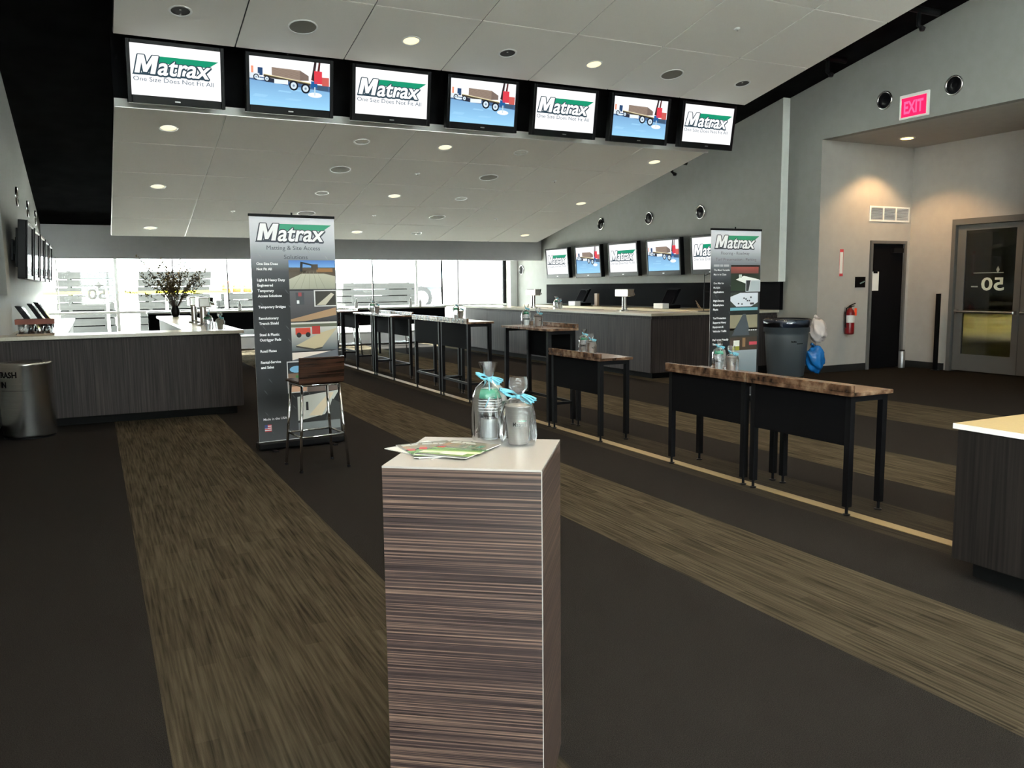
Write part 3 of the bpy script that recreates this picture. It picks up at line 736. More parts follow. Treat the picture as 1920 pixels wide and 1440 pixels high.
# ------------------------------------------------------------------ drink tables with stone tops
def table(y0, y1, high, ledge_front, label, group, x0=4.45, x1=4.86, no_near_legs=False):
    h = 1.07 if high else .82
    t = thing('drink_table', label, 'table', (0, 0, 0), 0, group)
    o = obj('stone_top', B(x0, x1, y0 + .004, y1 - .004, h, h + .028), 'granite', t, bevel=.004)
    a, b = (x0, x0 + .035) if ledge_front else (x1 - .035, x1)
    obj('raised_edge', B(a, b, y0 + .004, y1 - .004, h + .028, h + .075), 'granite', t, bevel=.004)
    s = .022
    for (lx, ly) in ((x0 + .05, y0 + .05), (x1 - .05, y0 + .05), (x0 + .05, y1 - .05), (x1 - .05, y1 - .05)):
        lg = obj('leg', B(lx - s, lx + s, ly - s, ly + s, .06, h), 'black', t)
        bm = bmesh.new(); capped(bm, [(.026, 0), (.026, .008), (.011, .012), (.011, .06)], 12); f = obj('levelling_foot', bm, 'black', lg); f.location = (lx, ly, 0)
    px = (x0 + .03) if ledge_front else (x1 - .045)
    obj('apron_panel', B(px, px + .014, y0 + .03, y1 - .03, h - .34, h), 'blackmatte', t)
    for ya in (y0 + .03, y1 - .06): obj('top_frame', B(x0 + .03, x1 - .03, ya, ya + .03, h - .04, h), 'black', t)
    if high:
        bm = bmesh.new(); s = .014
        for ly in (y0 + .05, y1 - .05): box(bm, x0 + .05, x1 - .05, ly - s, ly + s, .24, .27)
        xx = x0 + .05 if ledge_front else x1 - .05
        box(bm, xx - s, xx + s, y0 + .05, y1 - .05, .24, .27)
        obj('stretcher', bm, 'black', t)
    return h + .028
G = 'stone topped drink tables along the tan strip'
table(3.85, 4.85, False, True, 'low drink table with brown stone ledge beside the pale topped counter', G)
table(4.86, 5.87, False, True, 'low drink table with two gift bags standing on its stone top', G)
table(6.93, 7.97, False, True, 'single low drink table pushed up to a taller one', G)
table(7.99, 9.15, True, False, 'tall drink table with its ledge facing the long bar, next to a lower table', G)
table(10.2, 11.24, True, True, 'tall drink table of a pair, its ledge turned from the long bar, with gift bags', G)
table(11.25, 12.35, True, True, 'tall drink table of a pair, joined to the gift bag table on the window side', G)
table(13.38, 14.45, True, False, 'tall drink table of the farther pair, on the long bar side', G)
table(14.47, 15.66, True, False, 'tall drink table of the farther pair, with glass jars on top', G)
table(16.6, 17.7, True, False, 'single tall drink table in front of the window rail', G)

# window drink rail
t = thing('drink_rail', 'long dark drink rail with tan top in front of the windows', 'table')
obj('rail_top', B(1.0, 7.75, 19.0, 19.42, 1.06, 1.10), 'worktop', t)
obj('apron_panel', B(1.02, 7.73, 19.03, 19.05, .68, 1.06), 'blackmatte', t)
for x in (1.05, 2.7, 4.4, 6.05, 7.70):
    for y in (19.08, 19.36): obj('leg', B(x - .025, x + .025, y - .025, y + .025, 0, 1.06), 'black', t)
obj('foot_rail', B(1.05, 7.70, 19.07, 19.10, .22, .25), 'chrome', t)

# ------------------------------------------------------------------ bar stools
def make_stool(label, loc, rotz, group):
    t = thing('bar_stool', label, 'stool', loc, rotz, group)
    A = [(-.165, -.15), (.165, -.15), (.165, .15), (-.165, .15)]; Bq = [(-.215, -.20), (.215, -.20), (.215, .21), (-.215, .21)]
    for (a, b) in zip(A, Bq):
        bm = bmesh.new(); tube(bm, [(a[0], a[1], .745), (b[0], b[1], .012)], .0125, 10); l = obj('leg', bm, 'chrome', t, True)
        bm = bmesh.new(); capped(bm, [(.016, 0), (.016, .02)], 10, (b[0], b[1], 0)); obj('rubber_tip', bm, 'black', l)
    bm = bmesh.new()
    for i in range(4): tube(bm, [(*A[i], .745), (*A[(i + 1) % 4], .745)], .0125, 10)
    obj('seat_ring', bm, 'chrome', t, True)
    bm = bmesh.new(); f = (.745 - .30) / .733
    P = [(a[0] + (b[0] - a[0]) * f, a[1] + (b[1] - a[1]) * f, .30) for a, b in zip(A, Bq)]
    for i in range(4): tube(bm, [P[i], P[(i + 1) % 4]], .009, 8)
    obj('foot_ring', bm, 'chrome', t, True)
    obj('seat', B(-.20, .20, -.19, .19, .757, .782), 'darkwood', t, bevel=.01)
    bm = bmesh.new(); N = 10
    for (yo, flip) in ((0, 0), (.018, 1)):
        pass
    g = []
    for k in range(N + 1):
        x = -.20 + .40 * k / N; y = -.19 - .03 * (1 - (x / .20) ** 2)
        g.append([bm.verts.new((x, y + dy, z)) for dy, z in ((0, .77), (.0 - .03, .99), (.018 - .03, .99), (.018, .77))])
    for a, b in zip(g, g[1:]):
        for i in range(4): bm.faces.new((a[i], b[i], b[(i + 1) % 4], a[(i + 1) % 4]))
    bm.faces.new(g[0]); bm.faces.new(g[-1][::-1])
    obj('backrest', bm, 'darkwood', t, False)
    return t
st = make_stool('chrome bar stool with dark wood backrest in front of the banner', (1.70, 7.27, 0), math.radians(6), 'chrome bar stools')
dup(st, (5.15, 18.45, 0), PI + .1, 'chrome bar stool at the window rail, beside the single tall drink table', 'chrome bar stools')
dup(st, (6.35, 18.50, 0), PI - .15, 'chrome bar stool at the window rail, towards the right bar', 'chrome bar stools')
dup(st, (3.45, 18.50, 0), PI, 'chrome bar stool at the window rail, behind the banner', 'chrome bar stools')

# ------------------------------------------------------------------ pedestal
ped = thing('pedestal', 'tall square pedestal in striped brown zebra wood with pale top', 'pedestal', (1.034, 2.303, 0), math.radians(-36.3))
S = .2315
obj('body', B(-S, S, -S, S, 0, 1.064), 'zebra', ped)
obj('pedestal_top', B(-S, S, -S, S, 1.064, 1.07), 'zebra_top', ped)
obj('edge_strip', B(S - .0015, S + .001, -S - .001, -S + .0015, 0, 1.066), 'zebra_top', ped)

# ------------------------------------------------------------------ roll-up banners
BW, BZ0, BZ1 = .84, .09, 2.26
def bx(a): return (a - .5) * BW
def bz(t): return BZ1 - t * (BZ1 - BZ0)
def banner_ground(p):
    st_ = [(0, (206, 206, 216)), (.10, (186, 190, 200)), (.17, (140, 145, 154)), (.24, (74, 78, 84)), (.34, (32, 34, 38)), (.6, (40, 42, 47)), (.8, (26, 28, 31)), (1, (70, 72, 76))]
    for (a, ca), (b, cb) in zip(st_, st_[1:]): p.rect(bx(0), bx(1), bz(b), bz(a), cb, 0, ca)
    rr = random.Random(3)
    for k in range(42):                                                     # diamond-plate flecks
        x, t_ = (k % 4) * .27 + .05 + rr.random() * .1, .14 + (k // 4) * .078 + rr.random() * .03
        g = int(150 if t_ < .2 else 74); q = .05
        p.poly([(bx(x), bz(t_)), (bx(x + q * .5), bz(t_ + .008)), (bx(min(1, x + q)), bz(t_ + .024)), (bx(x + q * .4), bz(t_ + .013))], (g, g + 2, g + 6), 1)
def lines(p, items, x=.06, size=.034, wmax=.42):
    for t_, s in items:
        p.text(s, bx(x), bz(t_), size, (236, 236, 240), 3, offset=.008 if 'M' in s else .03)
def R(p, x0, x1, t0, t1, c, l=2, top=None): p.rect(bx(x0), bx(x1), bz(t1), bz(t0), c, l, top)
def Q(p, pts, c, l=3): p.poly([(bx(a), bz(b)) for a, b in pts], c, l)
def banner_one():
    p = Print(.0006); banner_ground(p)
    p.logo(bx(.08), bz(.105), BW * .78, 2, white=(232, 232, 238), dark=(52, 58, 72), green=(48, 146, 116))
    p.text('Matting & Site Access', bx(.5), bz(.145), .058, (66, 70, 80), 3, BW * .63, 'C'); p.text('Solutions', bx(.52), bz(.185), .058, (66, 70, 80), 3, BW * .28, 'C')
    lines(p, [(.212, 'One Size Does'), (.235, 'Not Fit All'), (.283, 'Light & Heavy Duty'), (.306, 'Engineered'), (.330, 'Temporary'), (.353, 'Access Solutions'), (.402, 'Temporary Bridges'),
              (.452, 'Revolutionary'), (.475, 'Trench Shield'), (.525, 'Steel & Plastic'), (.548, 'Outrigger Pads'), (.598, 'Road Plates'), (.648, 'Rental-Service'), (.671, 'and Sales'), (.905, 'Made in the USA')])
    # photo: excavator laying mats
    R(p, .43, .99, .190, .225, (120, 170, 226), 2, (70, 120, 200)); R(p, .43, .99, .222, .25, (86, 74, 62)); R(p, .43, .99, .25, .32, (160, 160, 146), 2, (184, 184, 168))
    Q(p, [(.43, .275), (.68, .235), (.99, .262), (.99, .25), (.43, .245)], (92, 82, 70)); Q(p, [(.56, .24), (.57, .198), (.60, .198), (.59, .24)], (30, 34, 44), 4); Q(p, [(.57, .196), (.76, .212), (.76, .22), (.58, .204)], (34, 38, 46), 4)
    R(p, .70, .78, .208, .232, (70, 60, 50), 4); R(p, .76, .96, .226, .243, (150, 110, 70), 4)
    for k in range(5): Q(p, [(.46 + .1 * k, .32), (.6 + .04 * k, .24), (.603 + .04 * k, .24), (.468 + .1 * k, .32)], (146, 146, 132), 4)
    # photo: temporary road, with inset
    R(p, .43, .99, .327, .465, (62, 60, 64), 2, (96, 96, 102)); Q(p, [(.43, .455), (.99, .405), (.99, .44), (.60, .465), (.43, .465)], (166, 134, 104)); R(p, .50, .60, .335, .39, (70, 74, 80), 3); R(p, .53, .57, .335, .352, (160, 70, 74), 4); R(p, .51, .54, .37, .385, (230, 232, 236), 4)
    R(p, .72, 1.0, .325, .400, (214, 214, 216), 4); R(p, .735, .99, .330, .395, (60, 58, 54), 5); Q(p, [(.75, .393), (.93, .338), (.97, .345), (.86, .393)], (196, 190, 174), 6)
    # photo: red machine by mats
    R(p, .43, .99, .470, .60, (84, 92, 100), 2, (206, 206, 200)); R(p, .43, .99, .478, .492, (96, 100, 84), 3); Q(p, [(.48, .575), (.78, .52), (.99, .50), (.80, .585), (.70, .592)], (186, 172, 142)); Q(p, [(.48, .575), (.70, .592), (.80, .585), (.80, .592), (.70, .60), (.48, .582)], (60, 56, 50), 4)
    R(p, .48, .66, .495, .525, (196, 66, 46), 4); R(p, .68, .78, .488, .525, (170, 50, 44), 4); p.disc(bx(.52), bz(.527), .025, .025, (24, 24, 26), 5); p.disc(bx(.63), bz(.527), .025, .025, (24, 24, 26), 5)
    # photo: pads and plates
    R(p, .43, .99, .606, .64, (226, 214, 206), 2); Q(p, [(.43, .64), (.99, .60), (.99, .76), (.43, .76)], (96, 100, 108), 3); R(p, .56, .99, .72, .79, (110, 92, 84), 4, (86, 92, 100))
    R(p, .36, .60, .645, .79, (206, 206, 208), 4); R(p, .37, .59, .65, .70, (34, 38, 46), 5); p.disc(bx(.475), bz(.682), .07, .034, (120, 176, 216), 6); R(p, .37, .59, .70, .785, (120, 96, 80), 5); R(p, .46, .50, .71, .745, (60, 120, 60), 6); R(p, .37, .59, .76, .785, (206, 164, 138), 6)
    R(p, .47, .99, .80, .93, (30, 32, 34), 2); Q(p, [(.47, .81), (.99, .79), (.80, .90), (.47, .92)], (190, 192, 188), 3); Q(p, [(.60, .90), (.86, .80), (.92, .80), (.76, .905)], (214, 200, 176), 4); R(p, .57, .60, .835, .875, (30, 30, 36), 5)
    Q(p, [(.80, .93), (.90, .83), (.99, .85), (.99, .93)], (60, 62, 62), 4); R(p, .47, .99, .93, .97, (120, 126, 130), 2)
    for k in range(7): R(p, .07, .15, .925 + k * .0045, .925 + (k + 1) * .0045, (190, 60, 70) if k % 2 == 0 else (225, 225, 230), 3)
    R(p, .07, .105, .925, .941, (60, 74, 130), 4)
    return p
def banner_two():
    p = Print(.0006); banner_ground(p)
    p.logo(bx(.08), bz(.105), BW * .78, 2, white=(226, 226, 230), dark=(52, 56, 66), green=(48, 138, 104))
    p.text('Flooring - Roadway', bx(.48), bz(.143), .052, (92, 90, 96), 3, BW * .57, 'C'); p.text('Turf Preservation - Parking', bx(.5), bz(.18), .052, (104, 98, 104), 3, BW * .82, 'C')
    lines(p, [(.24, 'The Most Versatile'), (.266, 'Mat in its Class'), (.318, 'One Mat for'), (.344, 'Multiple'), (.370, 'Applications'), (.422, 'High-Density'), (.448, 'Polyethylene'), (.474, 'Plastic'),
              (.526, 'Turf Protection'), (.552, 'Supports Heavy'), (.578, 'Equipment &'), (.604, 'Vehicular Traffic'), (.656, 'Pedestrian Friendly'), (.682, 'Translucent'), (.734, 'Easy to Install'), (.760, 'and Maintain'), (.812, '100% Recyclable')])
    for a, b in ((.06, .17), (.185, .24), (.255, .36)): R(p, a, b, .202, .215, (170, 170, 178), 2)
    R(p, .40, .99, .205, .36, (44, 60, 44), 2, (36, 40, 36)); R(p, .40, .96, .205, .216, (34, 30, 30), 3); R(p, .40, .96, .216, .255, (110, 62, 58), 3, (150, 78, 72)); Q(p, [(.50, .292), (.66, .27), (.98, .292), (.72, .318)], (226, 230, 226), 4)
    R(p, .56, .62, .262, .282, (180, 190, 184), 5); R(p, .70, 1.0, .295, .365, (200, 204, 210), 5); Q(p, [(.71, .297), (.80, .297), (.76, .362), (.71, .362)], (56, 60, 62), 6); Q(p, [(.81, .30), (.99, .30), (.99, .362), (.77, .362)], (168, 178, 186), 6, )
    R(p, .40, .96, .37, .455, (60, 66, 62), 2); Q(p, [(.40, .395), (.60, .372), (.96, .372), (.96, .43), (.82, .455), (.52, .455), (.40, .42)], (206, 212, 224), 3)
    for a, b in ((.66, .40), (.70, .405), (.73, .415), (.77, .415), (.62, .435), (.55, .432), (.80, .395)): R(p, a, a + .03, b, b + .009, (52, 56, 70), 4)
    R(p, .80, .88, .432, .444, (56, 54, 62), 4)
    R(p, .40, .96, .46, .482, (110, 170, 186), 2); R(p, .40, .96, .478, .505, (30, 36, 34), 3); R(p, .40, .96, .505, .60, (142, 136, 114), 2); Q(p, [(.66, .505), (.72, .505), (.80, .60), (.48, .60)], (74, 82, 88), 3); R(p, .40, .96, .585, .64, (56, 56, 54), 2)
    Q(p, [(.66, .50), (.72, .50), (.80, .63), (.44, .63)], (76, 84, 92), 4)
    for k in range(4): R(p, .78 + .045 * k, .81 + .045 * k, .595, .603, (220, 222, 224), 5)
    R(p, .40, .96, .64, .72, (70, 58, 50), 2); R(p, .48, .60, .66, .70, (226, 230, 222), 3); R(p, .46, .60, .695, .72, (150, 150, 60), 4); R(p, .66, .72, .645, .70, (140, 110, 80), 4); R(p, .80, .96, .67, .69, (200, 76, 90), 4)
    R(p, .40, .96, .72, .86, (120, 134, 142), 2, (150, 160, 168)); R(p, .40, .96, .86, .90, (50, 58, 58), 2)
    return p
def banner(pr, loc, rotz, label):
    t = thing('rollup_banner', label, 'banner', loc, rotz)
    g = obj('banner_sheet', B(-BW / 2, BW / 2, .0, .003, BZ0 - .02, BZ1), 'white_edge', t)
    pr.build('banner_print', 'print', g, (0, -.001, 0))
    obj('top_bar', B(-BW / 2 - .005, BW / 2 + .005, -.010, .014, BZ1 - .004, BZ1 + .022), 'black', t, bevel=.003)
    obj('base', B(-BW / 2 - .02, BW / 2 + .02, -.06, .07, .015, .085), 'black', t, bevel=.015)
    bm = bmesh.new(); tube(bm, [(0, .03, .06), (0, .025, BZ1 + .045)], .009, 8); obj('pole', bm, 'black', t)
    for s in (-1, 1): obj('foot', B(s * .30 - .02, s * .30 + .02, -.16, .16, 0, .016), 'black', t)
    return t
banner(banner_one(), (1.778, 8.25, 0), math.radians(6.2), 'grey and black roll-up banner about matting and site access behind the stool')
banner(banner_two(), (7.52, 8.43, 0), math.radians(0), 'grey and black roll-up banner about flooring and roadway near the grey bin')

# ------------------------------------------------------------------ pale counter at the right
t = thing('service_counter', 'dark wood laminate counter with pale top beside the low drink table', 'counter')
obj('body', B(4.07, 5.6, .6, 2.81, .10, .80), 'barwood_shaded', t); obj('toe_kick', B(4.14, 5.6, .6, 2.74, 0, .10), 'toe', t)
obj('counter_top', B(4.05, 5.62, .58, 2.83, .803, .83), 'worktop_tan', t); obj('top_edge', box(B(4.046, 4.05, .58, 2.834, .801, .829), 4.05, 5.62, 2.83, 2.834, .801, .829), 'white_edge', t)
for k in range(3): obj('front_panel', B(4.052, 4.07, .62 + k * .73, .62 + (k + 1) * .73 - .004, .10, .795), 'barwood_shaded', t)

# ------------------------------------------------------------------ bins
def bend_text(s, rad, z, size, a0, mat, parent, name, width=None):
    vs, fs = text_mesh(s, .006 if 'M' in s else .03); xs = [q[0] for q in vs]; x0, x1 = min(xs), max(xs); k = (width / (x1 - x0)) if width else size
    me = bpy.data.meshes.new(name)
    me.from_pydata([(rad * math.sin(a0 + ((q[0] - (x0 + x1) / 2) * k) / rad), -rad * math.cos(a0 + ((q[0] - (x0 + x1) / 2) * k) / rad), z + q[1] * size) for q in vs], [], fs)
    me.materials.append(M[mat]); o = bpy.data.objects.new(name, me); COL.objects.link(o); o.parent = parent; return o
t = thing('trash_can', 'brushed steel cylindrical trash can in front of the left bar', 'trash can', (-.70, 10.36, 0))
bm = bmesh.new(); capped(bm, [(.255, .02), (.258, .04), (.258, .78), (.262, .79), (.262, .81), (.24, .815)], 64); o = obj('drum', bm, 'steel', t, True); o.data.polygons.foreach_set('use_smooth', [len(p.vertices) == 4 for p in o.data.polygons])
bm = bmesh.new(); capped(bm, [(.25, 0), (.25, .02)], 40); obj('base_ring', bm, 'black', t)
bm = bmesh.new(); capped(bm, [(.17, .8151), (.17, .817)], 32); obj('mouth', bm, 'black', t)
bend_text('TRASH', .2595, .665, .085, -.74, 'blackmatte', t, 'lettering', .24); bend_text('IN', .2595, .56, .085, -.90, 'blackmatte', t, 'lettering', .075); bend_text('______________', .2595, .525, .02, -.45, 'blackmatte', t, 'lettering', .30)

t = thing('waste_bin', 'tall round grey plastic waste bin with blue liner beside the banner', 'bin', (9.32, 9.31, 0))
bm = bmesh.new(); capped(bm, [(.24, .06), (.27, .07), (.27, .17), (.26, .18)], 32); obj('dolly', bm, 'black', t)
for k in range(4):
    a = PI / 4 + k * PI / 2; bm = bmesh.new(); tube(bm, [(.2 * math.cos(a), .2 * math.sin(a) - .015, .035), (.2 * math.cos(a), .2 * math.sin(a) + .015, .035)], .035, 12); obj('caster', bm, 'black', t)
bm = bmesh.new(); capped(bm, [(.25, .181), (.265, .19), (.315, .80), (.315, .84), (.335, .85), (.335, .98), (.345, .985), (.345, 1.02), (.33, 1.025)], 40); b_ = obj('drum', bm, 'binplastic', t, True)
bm = bmesh.new()
for k in range(7):                                                          # worn dark moulded mark
    a0, a1 = -.55 + k * .09, -.55 + k * .09 + (.075 if k < 3 else .09); zz = .70 if k < 3 else .675; hh = .06 if k < 3 else .012
    bm.faces.new([bm.verts.new((.308 * math.sin(a), -.308 * math.cos(a), z)) for a, z in ((a0, zz), (a1, zz), (a1, zz + hh), (a0, zz + hh))])
obj('moulded_mark', bm, 'blackmatte', b_)
bm = bmesh.new(); lathe(bm, [(.338, .92), (.352, .96), (.352, 1.03), (.325, 1.045), (.30, .98)], 48, wob=lambda i, k, a: 1 + .012 * math.sin(9 * a + i)); obj('liner', bm, clear('blue_liner', (.45, .62, .9), 1.0, .15, .5), t, True)
def blob(name, label, cat, mat, c, rad, seed):
    bm = bmesh.new(); bmesh.ops.create_icosphere(bm, subdivisions=4, radius=1)
    rn = random.Random(seed); ph = [rn.random() * 6 for _ in range(6)]
    for v in bm.verts:
        p = v.co.copy(); q = 1 + .10 * math.sin(5 * p.x + 4 * p.z + ph[0]) + .08 * math.sin(7 * p.y - 6 * p.z + ph[1]) + .05 * math.sin(13 * p.x + 9 * p.y + ph[2]) + .03 * math.sin(21 * p.z + 11 * p.x + ph[3])
        v.co = Vector((p.x * rad[0], p.y * rad[1], p.z * rad[2])) * q
    t = thing(name, label, cat, c); obj('sack', bm, mat, t, True)
    bm = bmesh.new(); tube(bm, [(0, 0, rad[2] * .9), (-.03, 0, rad[2] * 1.12), (-.07, .01, rad[2] * 1.2)], [.03, .012, .025], 10); obj('knot', bm, mat, t, True)
blob('plastic_bag', 'white stuffed plastic bag hanging off the grey bin', 'bag', 'whitebag', (9.775, 9.12, .86), (.12, .12, .18), 1)
blob('plastic_bag', 'blue plastic bag hanging low beside the grey bin', 'bag', 'bluebag', (9.735, 9.135, .415), (.14, .13, .20), 5)

# ------------------------------------------------------------------ alcove fittings
t = thing('fire_extinguisher', 'red fire extinguisher on the alcove wall beside the dark doorway', 'fire extinguisher', (11.90, 10.40, .66))
bm = bmesh.new(); capped(bm, [(.06, 0), (.078, .012), (.08, .03), (.08, .38), (.06, .43), (.03, .455), (.028, .47)], 24); cy = obj('cylinder', bm, 'red', t, True)
bm = bmesh.new(); lathe(bm, [(.0812, .21), (.0812, .34)], 24); obj('paper_label', bm, 'paper', cy)
bm = bmesh.new(); box(bm, -.02, .02, -.02, .02, .47, .50); tube(bm, [(-.02, 0, .50), (.11, -.01, .545)], .011, 8); tube(bm, [(-.02, 0, .485), (.09, -.01, .50)], .009, 8); obj('lever', bm, 'black', t)
bm = bmesh.new(); tube(bm, [(-.02, 0, .485), (-.09, 0, .46), (-.105, 0, .36), (-.10, 0, .16), (-.088, 0, .12)], .011, 8); obj('hose', bm, 'black', t, True)
obj('inspection_tag', B(.055, .11, -.05, -.046, .33, .46), 'orange', t)
obj('wall_hook', B(-.03, .03, .07, .10, .40, .48), 'alu', t)
t = thing('vertical_sign', 'tall narrow white sign with red border above the extinguisher', 'sign', (11.745, 10.5, 1.68))
obj('plate', B(-.045, .045, -.008, 0, 0, .47), 'paper', t)
bm = bmesh.new(); box(bm, -.045, -.037, -.0095, -.008, 0, .47); box(bm, .037, .045, -.0095, -.008, 0, .47); box(bm, -.037, .037, -.0095, -.008, 0, .05); box(bm, -.037, .037, -.0095, -.008, .42, .47); obj('border', bm, 'signred', t)
t = thing('room_plaque', 'small square black plaque beside the dark doorway', 'sign', (12.235, 10.5, 1.48))
obj('plate', B(-.125, .125, -.012, 0, 0, .19), 'blackmatte', t); p = Print(); p.poly([(-.02, .08), (.10, .12), (.11, .10), (.0, .06)], (96, 116, 112)); p.build('mark', 'print', t, (0, -.0125, 0))
t = thing('paper_notice', 'white paper notice taped on the dark door', 'notice', (DX0 + .115, 10.50, 1.42))
obj('sheet', B(-.095, .095, -.003, 0, 0, .34), 'paper', t); obj('clip', B(-.05, .05, -.012, -.003, .31, .37), 'black', t)
t = thing('air_vent', 'white three-panel air vent above the dark doorway', 'vent', (12.92, 10.5, 2.65))
bm = bmesh.new(); W2, H2 = .52, .27
box(bm, -W2, W2, -.015, 0, 0, .03); box(bm, -W2, W2, -.015, 0, H2 - .03, H2)
for x in (-W2, -.18, .15, W2 - .03): box(bm, x, x + .03, -.015, 0, .03, H2 - .03)
obj('frame', bm, 'white_metal', t)
for a, b in ((-W2 + .03, -.18), (-.15, .15), (.18, W2 - .03)):
    for k in range(9): o = obj('slat', B(a, b, -.004, -.002, -.012, .012), 'wall_grey', t, rot=(.7, 0, 0)); o.location = (0, -.004, .042 + k * .023)
obj('duct_back', B(-W2 + .02, W2 - .02, -.002, 0, .02, H2 - .02), 'joint_dark', t)
t = thing('steel_canister', 'small grey metal canister on the floor beside the dark doorway', 'canister', (13.24, 10.36, 0))
bm = bmesh.new(); capped(bm, [(.055, 0), (.058, .01), (.058, .30), (.045, .315)], 20); obj('cylinder', bm, 'alu', t, True); bm = bmesh.new(); capped(bm, [(.05, .315), (.04, .33)], 20); obj('lid', bm, 'black', t)
t = thing('guard_post', 'slim dark post standing beside the glazed door', 'post', (13.33, 9.74, 0))
bm = bmesh.new(); capped(bm, [(.07, 0), (.07, .012)], 20); obj('foot_plate', bm, 'black', t); obj('post', B(-.03, .03, -.03, .03, .012, 1.36), 'black', t, bevel=.005)
# exit sign
t = thing('exit_sign', 'glowing red exit sign on the wall above the alcove', 'exit sign', (XR, 8.73, 4.02), -PI / 2)
obj('housing', B(-.25, .25, -.03, 0, 0, .36), 'white_metal', t, bevel=.006)
obj('face', B(-.21, .21, -.034, -.03, .03, .31), 'exit', t)
vs, fs = text_mesh('EXIT', .03); xs = [q[0] for q in vs]; bmx = (min(xs) + max(xs)) / 2; k = .33 / (max(xs) - min(xs))
me = bpy.data.meshes.new('lettering'); me.from_pydata([((q[0] - bmx) * k, -.035, .08 + q[1] * .25) for q in vs], [], fs); me.materials.append(M['exit_letter'])
o = bpy.data.objects.new('lettering', me); COL.objects.link(o); o.parent = t
# round wall speakers
def wall_speaker(loc, rotz, label, rad=.14, group='round speakers on the right wall'):
    t = thing('wall_speaker', label, 'speaker', loc, rotz, group)
    def ring(prof, nm, mat):
        bm = bmesh.new(); rg = lathe(bm, prof, 28)
        if prof[-1][0] < .06: bm.faces.new(rg[-1])
        for v in bm.verts: v.co = Vector((v.co.x, -v.co.z, v.co.y))
        return obj(nm, bm, mat, t, True)
    ring([(rad, 0), (rad, .02), (rad * .86, .026), (rad * .82, .012)], 'trim_ring', 'steel'); ring([(rad * .83, .012), (rad * .4, .006), (.05, .012), (.03, .016)], 'cone', 'plastic')
    return t
for i, (y, z) in enumerate(((17.13, 3.03), (15.19, 3.02), (13.45, 3.01))): wall_speaker((11.05, y, z), -PI / 2, 'round black wall speaker over the lit wall screens, ' + ordn[i] + ' from the windows')
wall_speaker((XR, 9.27, 4.38), -PI / 2, 'round black wall speaker on the screen side of the exit sign'); wall_speaker((XR, 8.10, 4.36), -PI / 2, 'round black wall speaker above the glazed door side of the exit sign')
wall_speaker((XR, 21.6, 2.03), -PI / 2, 'round wall speaker on the bright wall beside the windows')
for i, (y, z) in enumerate(((14.1, 2.93), (16.4, 2.95), (18.6, 2.97))): wall_speaker((-.90, y, z), PI / 2, 'round chrome-rimmed speaker over the dark screens, ' + ordn[i] + ' from the trash can', group='round speakers on the left wall')
bm = bmesh.new(); t = thing('wall_sensor', 'small white sensor at the end of the lit wall screens', 'sensor', (11.05, 19.75, 2.42), -PI / 2)
box(bm, -.05, .05, -.05, 0, 0, .09); obj('housing', bm, 'white_metal', t, bevel=.008); bm = bmesh.new(); capped(bm, [(.025, -.03), (.02, 0)], 14, (0, -.05, .03)); obj('lens', bm, 'chrome', t)

# sprinkler pipes beyond the ceiling edge
for i, (y, z, lab) in enumerate(((9.6, 4.88, 'black sprinkler pipe branch next to the last hanging screen'), (8.05, 5.14, 'black sprinkler pipe branch high over the exit sign'), (13.4, 3.86, 'black sprinkler pipe branch over the lit wall screens'))):
    t = thing('sprinkler_pipe', lab, 'pipe', (10.2, y, z), 0, 'pipes beyond the ceiling edge')
    top = roof_z(y) - z - .06
    bm = bmesh.new(); tube(bm, [(-.35, .0, .12), (.32, -.15, .06)], .045, 12); tube(bm, [(-.1, -.05, .08), (-.1, -.05, top)], .02, 8); obj('branch_pipe', bm, 'black', t, True)
    bm = bmesh.new(); tube(bm, [(.02, -.08, .09), (.02, -.08, -.12), (.06, -.10, -.15)], .028, 10); obj('drop', bm, 'black', t, True)
    bm = bmesh.new(); capped(bm, [(.03, -.19), (.045, -.15), (.02, -.13)], 12, (.07, -.10, 0)); obj('sprinkler_head', bm, 'black', t)

# ------------------------------------------------------------------ gift bags
def ribbon(parent, z, ang, sc_=1.0, tail=True):
    bm = bmesh.new(); c, s_ = math.cos(ang), math.sin(ang)
    for side in (-1, 1):
        for k in range(3):
            L_ = (.040 + .007 * k) * sc_; dz = (-.004 + .006 * k - .016 * side) * sc_
            pts = [(0, 0, z)] + [(side * L_ * math.sin(u_) * 1.0 * c - .012 * math.cos(u_ * 2) * s_ * sc_, side * L_ * math.sin(u_) * s_ - .014 * sc_ + .012 * math.cos(u_ * 2) * c * sc_, z + dz * math.sin(u_) + .008 * sc_ * math.cos(u_)) for u_ in (.3, .8, 1.3, 1.8, 2.3, 2.8)] + [(0, -.012 * sc_, z)]
            tube(bm, pts, .0030 * sc_, 6)
    tube(bm, [(0, -.016 * sc_, z + .006), (0, -.018 * sc_, z - .006)], .006 * sc_, 8)
    if tail: tube(bm, [(0, -.014 * sc_, z), (.004, -.050 * sc_, z - .06 * sc_), (-.012, -.058 * sc_, z - .10 * sc_)], .0024 * sc_, 6)
    o = obj('ribbon', bm, 'ribbon', parent, True); return o
def bag_shell(prof, seed, parent, crinkle=.05):
    rn = random.Random(seed); ph = [rn.random() * 6.28 for _ in range(8)]; bm = bmesh.new()
    lathe(bm, prof, 56, wob=lambda i, k, a: 1 + crinkle * (.6 * math.sin(3 * a + ph[0] + i * .5) + .4 * math.sin(7 * a + ph[1] - i * .8) + .35 * math.sin(13 * a + ph[2] + i * 1.3)) * (1 if i > 0 else .3))
    return obj('cellophane', bm, 'cello', parent, True)
